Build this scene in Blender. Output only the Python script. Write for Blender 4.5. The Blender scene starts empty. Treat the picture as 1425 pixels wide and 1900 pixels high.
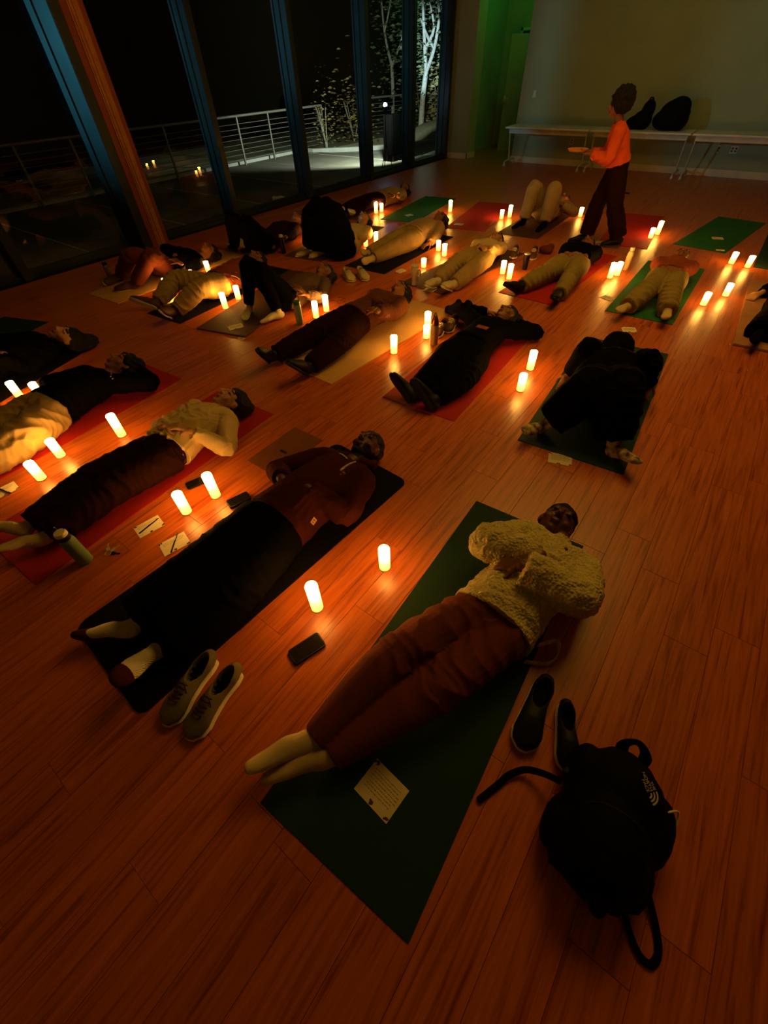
import bpy, bmesh, math, random
import numpy as np
from mathutils import Vector, Matrix, noise

# ---------------------------------------------------------------- camera, world, lamps, exposure
SC = bpy.context.scene
COL = SC.collection
F_PX, TH, RO, PHI = 762.13, 0.83393, -0.04517, -0.67473   # focal length in pixels, pitch, roll, heading against the room
CAM_H = 1.826
def rz(v, a):
    c, s = math.cos(a), math.sin(a)
    return Vector((c*v[0] - s*v[1], s*v[0] + c*v[1], v[2]))
_f = Vector((0, math.cos(TH), -math.sin(TH))); _u = Vector((0, math.sin(TH), math.cos(TH))); _r = Vector((1, 0, 0))
_r2 = math.cos(RO)*_r + math.sin(RO)*_u; _u2 = -math.sin(RO)*_r + math.cos(RO)*_u
CF, CR, CU = rz(_f, -PHI), rz(_r2, -PHI), rz(_u2, -PHI)
CPOS = Vector((0, 0, CAM_H))
def P(px, py, z=0.0):
    """world point at height z that the measured camera sees at pixel (px, py)"""
    d = CF + CR*((px - 712.5)/F_PX) - CU*((py - 950)/F_PX)
    return CPOS + d*((z - CAM_H)/d.z)
cd = bpy.data.cameras.new('camera'); cam = bpy.data.objects.new('camera', cd); COL.objects.link(cam)
cd.sensor_fit = 'VERTICAL'; cd.sensor_height = 36; cd.lens = 36*F_PX/1900; cd.clip_start = .05; cd.clip_end = 200
M = Matrix((CR, CU, -CF)).transposed().to_4x4(); M.translation = CPOS; cam.matrix_world = M
SC.camera = cam
SC.view_settings.view_transform = 'Standard'; SC.view_settings.look = 'None'
SC.view_settings.exposure = 0.0; SC.view_settings.gamma = 1.0; SC.view_settings.use_curve_mapping = False

W = bpy.data.worlds.new('night'); SC.world = W; W.use_nodes = True
W.node_tree.nodes['Background'].inputs[0].default_value = (.02, .04, .06, 1)
W.node_tree.nodes['Background'].inputs[1].default_value = .003

def lamp(name, kind, loc, power, color, size=.2, aim=None, spot=None, size_y=None):
    l = bpy.data.lights.new(name, kind); l.energy = power; l.color = color
    if kind == 'AREA':
        l.size = size
        if size_y: l.shape = 'RECTANGLE'; l.size_y = size_y
    else: l.shadow_soft_size = size
    if spot: l.spot_size = math.radians(spot[0]); l.spot_blend = spot[1]
    o = bpy.data.objects.new(name, l); COL.objects.link(o); o.location = loc
    if aim is not None: o.rotation_euler = (Vector(aim) - Vector(loc)).to_track_quat('-Z', 'Y').to_euler()
    return o
# fill lamps added overhead, a green sign light in the recess, cool spots added outside to tint the posts
lamp('added_overhead_fill', 'AREA', (-2.2, 9.6, 3.9), 7.0, (.80, 1.0, .40), 2.5, (-2.6, 12.6, 1.2), size_y=1.0)  # added out of frame to wash the back wall, no known fitting
lamp('added_overhead_fill', 'AREA', (-.7, 4.7, 4.15), 80, (1.0, .52, .07), 2.5, (-.7, 4.6, 0), size_y=3.0)  # added warm fill that lifts the floor and people between candles
lamp('recess_lamp', 'POINT', (-5.85, 13.4, 3.75), 17, (.02, 1.0, .10), .12)
lamp('added_post_spot', 'SPOT', (-8.5, 1.0, 2.2), 520.0, (.14, .66, .85), .15, (-7.3, 3.45, 1.9), (50, 1.0))  # added spot, puts the teal on the wide post's side face
lamp('added_post_spot', 'SPOT', (-8.8, 2.6, 2.4), 330.0, (.20, .68, .85), .15, (-7.42, 8.2, 2.0), (24, 1.0))  # added spot grazing the farther posts with the same teal

# ---------------------------------------------------------------- materials
def new_mat(name):
    m = bpy.data.materials.new(name); m.use_nodes = True
    nt = m.node_tree; b = nt.nodes['Principled BSDF']
    return m, nt, b
def link(nt, a, b): nt.links.new(a, b)
def mat(name, col, rough=.8, col2=None, nscale=6, bump=0, bscale=60, metal=0, spec=.3, kind='noise', sheen=0, coat=0, ndist=0):
    """procedural surface: two-tone noise colour and a fine relief"""
    m, nt, b = new_mat(name)
    b.inputs['Roughness'].default_value = rough; b.inputs['Metallic'].default_value = metal
    b.inputs['Specular IOR Level'].default_value = spec
    if sheen: b.inputs['Sheen Weight'].default_value = sheen
    if coat: b.inputs['Coat Weight'].default_value = coat
    tc = nt.nodes.new('ShaderNodeTexCoord')
    n = nt.nodes.new('ShaderNodeTexNoise'); n.inputs['Scale'].default_value = nscale; n.inputs['Detail'].default_value = 4; n.inputs['Distortion'].default_value = ndist
    link(nt, tc.outputs['Object'], n.inputs['Vector'])
    r = nt.nodes.new('ShaderNodeValToRGB'); c2 = col2 or tuple(x*.78 for x in col)
    r.color_ramp.elements[0].position = .3; r.color_ramp.elements[1].position = .7
    r.color_ramp.elements[0].color = (*c2, 1); r.color_ramp.elements[1].color = (*col, 1)
    link(nt, n.outputs['Fac'], r.inputs[0]); link(nt, r.outputs[0], b.inputs['Base Color'])
    if bump:
        if kind == 'noise':
            t = nt.nodes.new('ShaderNodeTexNoise'); t.inputs['Scale'].default_value = bscale; t.inputs['Detail'].default_value = 3; o = t.outputs['Fac']
        elif kind == 'fleece':
            t = nt.nodes.new('ShaderNodeTexVoronoi'); t.inputs['Scale'].default_value = bscale; o = t.outputs['Distance']
        else:
            t = nt.nodes.new('ShaderNodeTexWave'); t.inputs['Scale'].default_value = bscale; t.inputs['Distortion'].default_value = 2; o = t.outputs['Fac']
        link(nt, tc.outputs['Object'], t.inputs['Vector'])
        bp = nt.nodes.new('ShaderNodeBump'); bp.inputs['Strength'].default_value = bump; bp.inputs['Distance'].default_value = .004
        if kind == 'fleece': bp.invert = True; bp.inputs['Distance'].default_value = .008
        link(nt, o, bp.inputs['Height']); link(nt, bp.outputs[0], b.inputs['Normal'])
    return m
def cloth(name, col, **k):
    k.setdefault('bump', .35); k.setdefault('bscale', 220); k.setdefault('rough', .9); k.setdefault('spec', .15)
    return mat(name, col, **k)

def wood_floor():
    m, nt, b = new_mat('red_oak_plank')
    g = nt.nodes.new('ShaderNodeNewGeometry'); oi = nt.nodes.new('ShaderNodeObjectInfo')
    mp = nt.nodes.new('ShaderNodeMapping'); mp.inputs['Scale'].default_value = (48, 2.2, 1)
    add = nt.nodes.new('ShaderNodeVectorMath'); add.operation = 'ADD'
    mul = nt.nodes.new('ShaderNodeVectorMath'); mul.operation = 'SCALE'; mul.inputs['Scale'].default_value = 37
    cmb = nt.nodes.new('ShaderNodeCombineXYZ')
    link(nt, oi.outputs['Random'], cmb.inputs[0]); link(nt, oi.outputs['Random'], cmb.inputs[1])
    link(nt, cmb.outputs[0], mul.inputs[0]); link(nt, g.outputs['Position'], add.inputs[0]); link(nt, mul.outputs[0], add.inputs[1])
    link(nt, add.outputs[0], mp.inputs['Vector'])
    n = nt.nodes.new('ShaderNodeTexNoise'); n.inputs['Scale'].default_value = 1; n.inputs['Detail'].default_value = 6; n.inputs['Distortion'].default_value = .6; n.inputs['Roughness'].default_value = .6
    link(nt, mp.outputs[0], n.inputs['Vector'])
    r = nt.nodes.new('ShaderNodeValToRGB'); e = r.color_ramp.elements
    e[0].position = .30; e[0].color = (.22, .034, .005, 1); e[1].position = .72; e[1].color = (.62, .148, .020, 1)
    x = e.new(.48); x.color = (.48, .105, .014, 1)
    link(nt, n.outputs['Fac'], r.inputs[0])
    hsv = nt.nodes.new('ShaderNodeHueSaturation')
    mr = nt.nodes.new('ShaderNodeMapRange'); mr.inputs['To Min'].default_value = .90; mr.inputs['To Max'].default_value = 1.07
    link(nt, oi.outputs['Random'], mr.inputs[0]); link(nt, mr.outputs[0], hsv.inputs['Value']); link(nt, r.outputs[0], hsv.inputs['Color'])
    link(nt, hsv.outputs[0], b.inputs['Base Color'])
    mr2 = nt.nodes.new('ShaderNodeMapRange'); mr2.inputs['To Min'].default_value = .27; mr2.inputs['To Max'].default_value = .42
    link(nt, n.outputs['Fac'], mr2.inputs[0]); link(nt, mr2.outputs[0], b.inputs['Roughness'])
    b.inputs['Specular IOR Level'].default_value = .5
    bp = nt.nodes.new('ShaderNodeBump'); bp.inputs['Strength'].default_value = .22; bp.inputs['Distance'].default_value = .003
    link(nt, n.outputs['Fac'], bp.inputs['Height']); link(nt, bp.outputs[0], b.inputs['Normal'])
    return m
def wax():
    """LED candle wax glowing from within: hottest near the lit top, ambering towards the base"""
    m, nt, b = new_mat('lit_wax')
    tc = nt.nodes.new('ShaderNodeTexCoord'); sp = nt.nodes.new('ShaderNodeSeparateXYZ')
    link(nt, tc.outputs['Generated'], sp.inputs[0])
    r = nt.nodes.new('ShaderNodeValToRGB'); e = r.color_ramp.elements
    e[0].position = 0; e[0].color = (1, .36, .045, 1); e[1].position = .9; e[1].color = (1, .47, .075, 1)
    link(nt, sp.outputs[2], r.inputs[0])
    s = nt.nodes.new('ShaderNodeValToRGB'); q = s.color_ramp.elements
    q[0].position = 0; q[0].color = (.022, .022, .022, 1); q[1].position = .94; q[1].color = (1, 1, 1, 1)
    x = q.new(.4); x.color = (.06, .06, .06, 1); x = q.new(.7); x.color = (.19, .19, .19, 1); x = q.new(.9); x.color = (.5, .5, .5, 1)
    link(nt, sp.outputs[2], s.inputs[0])
    mu = nt.nodes.new('ShaderNodeMath'); mu.operation = 'MULTIPLY'; mu.inputs[1].default_value = WAX
    link(nt, s.outputs[0], mu.inputs[0])
    b.inputs['Base Color'].default_value = (.8, .6, .3, 1); b.inputs['Roughness'].default_value = .5
    link(nt, r.outputs[0], b.inputs['Emission Color']); link(nt, mu.outputs[0], b.inputs['Emission Strength'])
    return m
WAX = 135.0
def glass_mat():
    m = bpy.data.materials.new('window_glass'); m.use_nodes = True; nt = m.node_tree; nt.nodes.clear()
    o = nt.nodes.new('ShaderNodeOutputMaterial'); mx = nt.nodes.new('ShaderNodeMixShader'); t = nt.nodes.new('ShaderNodeBsdfTransparent')
    g = nt.nodes.new('ShaderNodeBsdfGlossy'); g.inputs['Roughness'].default_value = 0; t.inputs[0].default_value = (.85, .92, .92, 1)
    ge = nt.nodes.new('ShaderNodeNewGeometry'); dt = nt.nodes.new('ShaderNodeVectorMath'); dt.operation = 'DOT_PRODUCT'
    link(nt, ge.outputs['Normal'], dt.inputs[0]); link(nt, ge.outputs['Incoming'], dt.inputs[1])
    def mth(op, a, b=None):
        m_ = nt.nodes.new('ShaderNodeMath'); m_.operation = op
        for i, q in enumerate((a, b)):
            if q is None: continue
            if isinstance(q, (int, float)): m_.inputs[i].default_value = q
            else: link(nt, q, m_.inputs[i])
        return m_.outputs[0]
    c = mth('ABSOLUTE', dt.outputs['Value']); fr = mth('ADD', mth('MULTIPLY', mth('POWER', mth('SUBTRACT', 1, c), 5), .92), .06)
    link(nt, fr, mx.inputs[0]); link(nt, t.outputs[0], mx.inputs[1]); link(nt, g.outputs[0], mx.inputs[2]); link(nt, mx.outputs[0], o.inputs[0])
    return m
def emit(name, col, st):
    m, nt, b = new_mat(name); b.inputs['Emission Color'].default_value = (*col, 1); b.inputs['Emission Strength'].default_value = st
    b.inputs['Base Color'].default_value = (*col, 1); return m

MT = dict(
    floor=wood_floor(), wax=wax(), glass=glass_mat(),
    slab=mat('floor_slab', (.03, .012, .006), .8),
    flame=emit('led_wick', (1, .72, .30), 40),
    wall=mat('painted_wall', (.33, .37, .24), .85, (.30, .335, .21), 1.5, bump=.15, bscale=180),
    wall2=mat('painted_recess', (.30, .36, .28), .85, nscale=1.5),
    trim=mat('white_baseboard', (.70, .62, .46), .5, nscale=2),
    steel=mat('dark_bronze_aluminium', (.05, .065, .07), .38, nscale=3, metal=.6, spec=.5, bump=.05),
    wood=mat('oak_jamb', (.55, .22, .07), .5, (.40, .15, .05), 12, bump=.2, kind='wave', bscale=30),
    rust=mat('rust_painted_jamb', (.30, .07, .03), .45, nscale=3),
    black=mat('matt_black_plastic', (.006, .006, .007), .5, nscale=8, bump=.1),
    nylon=cloth('black_nylon', (.004, .004, .0045), bscale=300, rough=.75, spec=.08),
    white=mat('white_plastic', (.65, .63, .56), .4, nscale=3),
    tabletop=mat('pale_laminate', (.74, .70, .60), .4, nscale=2, bump=.03),
    grey=mat('grey_metal', (.62, .60, .52), .4, nscale=4, metal=.1, spec=.5),
    paper=mat('cream_card', (.80, .70, .52), .9, (.75, .64, .46), 30),
    ink=mat('brown_ink', (.10, .05, .025), .9, nscale=40),
    m_green=mat('dark_green_foam', (.008, .040, .018), .8, (.006, .030, .014), 5, bump=.3, bscale=400),
    m_green2=mat('green_foam', (.010, .13, .030), .8, (.008, .10, .024), 5, bump=.3, bscale=400),
    m_red=mat('red_foam', (.42, .010, .008), .75, (.34, .008, .007), 5, bump=.3, bscale=400),
    m_black=mat('black_foam', (.005, .004, .005), .85, spec=.1, nscale=5, bump=.3, bscale=400),
    m_brown=mat('brown_foam', (.085, .028, .014), .75, nscale=5, bump=.3, bscale=400),
    m_tan=mat('tan_foam', (.58, .34, .12), .8, (.50, .29, .10), 5, bump=.3, bscale=400),
    m_pink=mat('pinkish_tan_foam', (.45, .20, .10), .8, nscale=5, bump=.3, bscale=400),
)

# ---------------------------------------------------------------- mesh helpers
def obj(name, bm_or_me, m=None, parent=None, loc=None, smooth=True, kind=None):
    if isinstance(bm_or_me, bmesh.types.BMesh):
        me = bpy.data.meshes.new(name); bmesh.ops.recalc_face_normals(bm_or_me, faces=bm_or_me.faces[:]); bm_or_me.to_mesh(me); bm_or_me.free()
    else: me = bm_or_me
    o = bpy.data.objects.new(name, me); COL.objects.link(o)
    if loc is not None: o.location = loc
    for x in (m if isinstance(m, (list, tuple)) else [m]):
        if x: me.materials.append(x)
    if smooth and len(me.polygons):
        me.polygons.foreach_set('use_smooth', [True]*len(me.polygons))
        me.set_sharp_from_angle(angle=math.radians(42))
    if parent: o.parent = parent
    if kind: o['kind'] = kind
    return o
def tag(o, label, cat, group=None, kind=None):
    o['label'] = label; o['category'] = cat
    if group: o['group'] = group
    if kind: o['kind'] = kind
    return o
def empty(name, loc, rot=0):
    o = bpy.data.objects.new(name, None); COL.objects.link(o); o.location = loc; o.rotation_euler = (0, 0, rot); o.empty_display_size = .05
    return o
def B(): return bmesh.new()
def box(bm, c, s, rot=None, bev=0):
    """box centred at c with full size s"""
    m = Matrix.Translation(c) @ (rot.to_4x4() if rot else Matrix()) @ Matrix.Diagonal((*s, 1))
    r = bmesh.ops.create_cube(bm, size=1, matrix=m)
    if bev:
        es = list({e for v in r['verts'] for e in v.link_edges})
        bmesh.ops.bevel(bm, geom=es, offset=bev, segments=2, affect='EDGES')
def bx(bm, x0, x1, y0, y1, z0, z1, bev=0): box(bm, ((x0+x1)/2, (y0+y1)/2, (z0+z1)/2), (x1-x0, y1-y0, z1-z0), None, bev)
def frame(a, b, ref):
    t = (b - a).normalized(); s = t.cross(ref)
    if s.length < 1e-3: s = t.cross(Vector((.3, 1, .2)))
    s.normalize(); return t, s, s.cross(t).normalized()     # along, side, "front"
def tube(bm, pts, rad, n=12, ref=Vector((0, 0, 1)), sub=4, cap=True):
    """closed swept body through pts; rad = r or (side radius, front radius) for each point"""
    pts = [Vector(p) for p in pts]; rad = [(r, r) if not isinstance(r, tuple) else r for r in rad]
    P2, R2 = [], []
    k = len(pts)
    for i in range(k-1):
        p0, p1, p2, p3 = pts[max(i-1, 0)], pts[i], pts[i+1], pts[min(i+2, k-1)]
        for j in range(sub):
            t = j/sub
            q = .5*((2*p1) + (p2-p0)*t + (2*p0-5*p1+4*p2-p3)*t*t + (3*p1-p0-3*p2+p3)*t**3)
            P2.append(q); R2.append(tuple(rad[i][c]*(1-t) + rad[i+1][c]*t for c in (0, 1)))
    P2.append(pts[-1]); R2.append(rad[-1])
    if cap:
        for end in (0, -1):
            d = (P2[0]-P2[1]).normalized() if end == 0 else (P2[-1]-P2[-2]).normalized()
            r = R2[end]; m = min(r); base = P2[end].copy(); new = []
            for f in (.5, .85, 1.0):
                h = math.sqrt(max(0, 1-f*f)); new.append((base + d*m*f, (max(r[0]*h, r[0]*.12), max(r[1]*h, r[1]*.12))))
            if end == 0: P2 = [x[0] for x in reversed(new)] + P2; R2 = [x[1] for x in reversed(new)] + R2
            else: P2 += [x[0] for x in new]; R2 += [x[1] for x in new]
    rings = []
    for i, p in enumerate(P2):
        a = P2[max(i-1, 0)]; b = P2[min(i+1, len(P2)-1)]
        t, s, f = frame(a, b, ref)
        rings.append([bm.verts.new(p + s*math.cos(2*math.pi*j/n)*R2[i][0] + f*math.sin(2*math.pi*j/n)*R2[i][1]) for j in range(n)])
    for a, b in zip(rings, rings[1:]):
        for j in range(n): bm.faces.new((a[j], a[(j+1) % n], b[(j+1) % n], b[j]))
    bm.faces.new(rings[0]); bm.faces.new(rings[-1])
def ell(bm, c, r, R=None, u=14, v=9):
    m = Matrix.Translation(c) @ (R.to_4x4() if R else Matrix()) @ Matrix.Diagonal((*(r if isinstance(r, tuple) else (r, r, r)), 1))
    bmesh.ops.create_uvsphere(bm, u_segments=u, v_segments=v, radius=1, matrix=m)
def lathe(bm, prof, n=24, c=(0, 0, 0)):
    c = Vector(c); rings = []
    for r, z in prof:
        rings.append([bm.verts.new(c + Vector((r*math.cos(2*math.pi*j/n), r*math.sin(2*math.pi*j/n), z))) for j in range(n)])
    for a, b in zip(rings, rings[1:]):
        for j in range(n): bm.faces.new((a[j], a[(j+1) % n], b[(j+1) % n], b[j]))
    bm.faces.new(rings[0]); bm.faces.new(rings[-1])
def slab(bm, pts, z0, z1):
    lo = [bm.verts.new((x, y, z0)) for x, y in pts]; hi = [bm.verts.new((x, y, z1)) for x, y in pts]
    bm.faces.new(lo[::-1]); bm.faces.new(hi); n = len(pts)
    for i in range(n): bm.faces.new((lo[i], lo[(i+1) % n], hi[(i+1) % n], hi[i]))
def shrink(bm, vox, smooth=3):
    """union of everything in bm as one smooth skin; returns a mesh"""
    me = bpy.data.meshes.new('t'); bmesh.ops.recalc_face_normals(bm, faces=bm.faces[:]); bm.to_mesh(me); bm.free()
    o = bpy.data.objects.new('t', me); COL.objects.link(o)
    r = o.modifiers.new('r', 'REMESH'); r.mode = 'VOXEL'; r.voxel_size = vox; r.use_smooth_shade = True
    s = o.modifiers.new('s', 'SMOOTH'); s.iterations = smooth; s.factor = .5
    dg = bpy.context.evaluated_depsgraph_get(); out = bpy.data.meshes.new_from_object(o.evaluated_get(dg))
    bpy.data.objects.remove(o); bpy.data.meshes.remove(me)
    return out
RNG = np.random.default_rng(7)
def lown(co, freq, rng, k=6):
    s = np.zeros(len(co))
    for i in range(k):
        w = rng.normal(size=3); w *= freq*(.6+.8*rng.random())/np.linalg.norm(w)
        s += np.sin(co @ w + rng.random()*6.3)
    return s/k**.5/1.0
def relief(me, fn):
    """push vertices along their normals by fn(co) metres"""
    n = len(me.vertices); co = np.empty(n*3); me.vertices.foreach_get('co', co); co = co.reshape(-1, 3)
    no = np.empty(n*3); me.vertex_normals.foreach_get('vector', no); no = no.reshape(-1, 3)
    co = co + no*fn(co)[:, None]
    me.vertices.foreach_set('co', co.ravel()); me.update()
def clampz(me, z):
    n = len(me.vertices); co = np.empty(n*3); me.vertices.foreach_get('co', co); co = co.reshape(-1, 3)
    low = co[:, 2] < z; co[low, 2] = z; me.vertices.foreach_set('co', co.ravel()); me.update()
def rebase(me, base):
    me.transform(Matrix.Translation(-Vector(base)))
def folds(bones, amp, freq, seed=0, fine=0):
    rng = np.random.default_rng(seed)
    bones = [(np.array(a), np.array(b)) for a, b in bones]; ph = rng.random(len(bones))*6.3
    def fn(co):
        best = np.full(len(co), 1e9); u = np.zeros(len(co)); ang = np.zeros(len(co)); end = np.zeros(len(co))
        for i, (a, b) in enumerate(bones):
            d = b-a; L = np.linalg.norm(d) + 1e-6; d = d/L; t = np.clip((co-a) @ d, 0, L)
            v = co - a - t[:, None]*d; dist = np.linalg.norm(v, axis=1); m = dist < best
            best[m] = dist[m]; u[m] = t[m] + ph[i]; s = np.cross(d, [0.1, .2, 1]); s /= np.linalg.norm(s); f = np.cross(s, d)
            ang[m] = np.arctan2(v[m] @ f, v[m] @ s); end[m] = 1 - np.minimum(1, np.minimum(t[m], L-t[m])/.16)
        w = lown(co, 14, rng); w2 = lown(co, 7, rng); w3 = lown(co, 22, rng)
        a1 = 1-2*np.abs(np.sin(math.pi*freq*u + 1.1*np.sin(2*ang + w2*2) + 1.6*w))
        a2 = 1-2*np.abs(np.sin(math.pi*freq*1.9*u - 1.5*ang + 2*w3))
        mask = np.clip(.35 + .5*end + .45*w2, .05, 1.1)
        r = amp*mask*(.8*a1 + .35*a2) + amp*.5*w
        if fine: r += fine*lown(co, 400, rng, 12)
        return r
    return fn

# ---------------------------------------------------------------- people
SKIN = {k: mat('skin_'+k, c, .5, tuple(x*.85 for x in c), 14, bump=.08, bscale=120, spec=.35) for k, c in dict(
    dark=(.11, .038, .018), brown=(.26, .10, .045), tan=(.50, .25, .12), light=(.66, .38, .22)).items()}
LIP = {k: mat('lips_'+k, c, .45, nscale=20) for k, c in dict(dark=(.10, .028, .018), brown=(.20, .05, .03), tan=(.38, .11, .07), light=(.48, .15, .10)).items()}
HAIR = mat('black_hair', (.005, .004, .004), .6, (.009, .006, .005), 30, bump=.5, bscale=120, kind='wave', spec=.4)
HAIRB = mat('brown_hair', (.045, .020, .008), .55, nscale=30, bump=.5, bscale=120, kind='wave', spec=.4)
CURL = mat('curly_black_hair', (.004, .003, .003), .8, nscale=40, bump=.8, bscale=90)

def two_bone(S, W, hint, l1, l2):
    d = W - S; D = min(d.length, (l1+l2)*.995); u = d.normalized(); D = max(D, abs(l1-l2)*1.05 + .01)
    W2 = S + u*D; a = (l1*l1 - l2*l2 + D*D)/(2*D); h = math.sqrt(max(l1*l1 - a*a, 0))
    p = hint - S; p = p - u*p.dot(u)
    p = p.normalized() if p.length > 1e-4 else Vector((0, 0, 1))
    return S + u*a + p*h, W2

def head_geo(bm, c, X, Y, Z, s, feat=True):
    s = s*1.10
    """X to the person's left, Y out of the face, Z to the crown; c = centre of the head"""
    R = Matrix((X, Y, Z)).transposed()
    L = lambda x, y, z: c + R @ Vector((x*s, y*s, z*s))
    S = lambda a, b, d: (a*s, b*s, d*s)
    ell(bm, L(0, -.012, .030), S(.076, .095, .088), R, 20, 14)
    ell(bm, L(0, .012, -.020), S(.064, .072, .085), R, 20, 14)
    ell(bm, L(0, .030, -.072), S(.044, .046, .038), R, 14, 10)       # jaw and chin
    ell(bm, L(0, .062, -.092), S(.020, .018, .016), R, 10, 8)
    for q in (-1, 1):
        ell(bm, L(q*.040, .052, -.022), S(.026, .022, .024), R, 10, 8)   # cheek
        ell(bm, L(q*.031, .078, .022), S(.016, .010, .009), R, 10, 8)    # lid
        ell(bm, L(q*.030, .082, .040), S(.024, .009, .007), R, 10, 8)    # brow ridge
        ell(bm, L(q*.076, -.006, .002), S(.010, .020, .030), R, 10, 8)   # ear
        ell(bm, L(q*.012, .094, -.026), S(.010, .010, .008), R, 8, 6)    # nostril wing
    tube(bm, [L(0, .086, .034), L(0, .096, .004), L(0, .110, -.022)], [.007*s, .009*s, .011*s], 8)
    ell(bm, L(0, .087, -.052), S(.026, .010, .006), R, 10, 8)
    ell(bm, L(0, .085, -.064), S(.022, .011, .007), R, 10, 8)
    return L, R
def hand_geo(bm, w, d, n, side, s, curl=.35):
    """w wrist, d pointing direction, n palm side, side = towards the thumb"""
    d = d.normalized(); side = (side - d*side.dot(d)).normalized(); n0 = d.cross(side).normalized()
    n = n0 if n0.dot(n) > 0 else -n0
    tube(bm, [w - d*.02*s, w + d*.03*s, w + d*.065*s, w + d*.095*s], [(.026*s, .019*s), (.032*s, .016*s), (.040*s, .015*s), (.040*s, .012*s)], 12, ref=n)
    for k, (o, l) in enumerate(((.030, .072), (.011, .080), (-.009, .075), (-.028, .060))):
        p = w + d*.088*s + side*o*s; dirv = d.copy(); a = 0; pts = [p - d*.02*s, p]
        for seg in (.45, .30, .25):
            a += curl*(.8 + .15*k); dirv = d*math.cos(a) + n*math.sin(a) + side*o*2.2
            p = p + dirv.normalized()*l*seg*s; pts.append(p)
        tube(bm, pts, [.0100*s, .0095*s, .0088*s, .0080*s, .0070*s], 8, sub=2)
    p = w + d*.025*s + side*.026*s
    tube(bm, [p, p + (d*.5+side*.8+n*.25).normalized()*.035*s, p + (d*.75+side*.75+n*.5).normalized()*.066*s, p + (d*.9+side*.55+n*.6).normalized()*.088*s], [.014*s, .012*s, .010*s, .008*s], 8, sub=2)

def foot_pts(A, K, T, s):
    sh = (A-K).normalized(); H = A + sh*.045*s
    fd = (T-H).normalized(); back = H - fd*.035*s + sh*.005
    sole = sh - fd*sh.dot(fd); sole = sole.normalized() if sole.length > .1 else Vector((0, 0, -1))
    return H, fd, sole
def foot_tube(bm, A, K, T, s, g=0.0, n=14):
    H, fd, sole = foot_pts(A, K, T, s)
    r = lambda a, b: ((a*s+g), (b*s+g))
    p = lambda f, dn: H + fd*f*s + sole*dn*s
    tube(bm, [p(-.030, -.012), p(.0, -.008), p(.07, -.012), p(.135, .004), p(.185, .014), p(.212, .018)],
         [r(.026, .030), r(.033, .036), r(.034, .034), r(.043, .024), r(.040, .017), r(.030, .013)], n, ref=sole)
    tube(bm, [A + (K-A).normalized()*.04*s, A, H + fd*.02*s - sole*.01*s], [.040*s+g, .038*s+g, .036*s+g], n)
    return p, sole, fd
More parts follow.
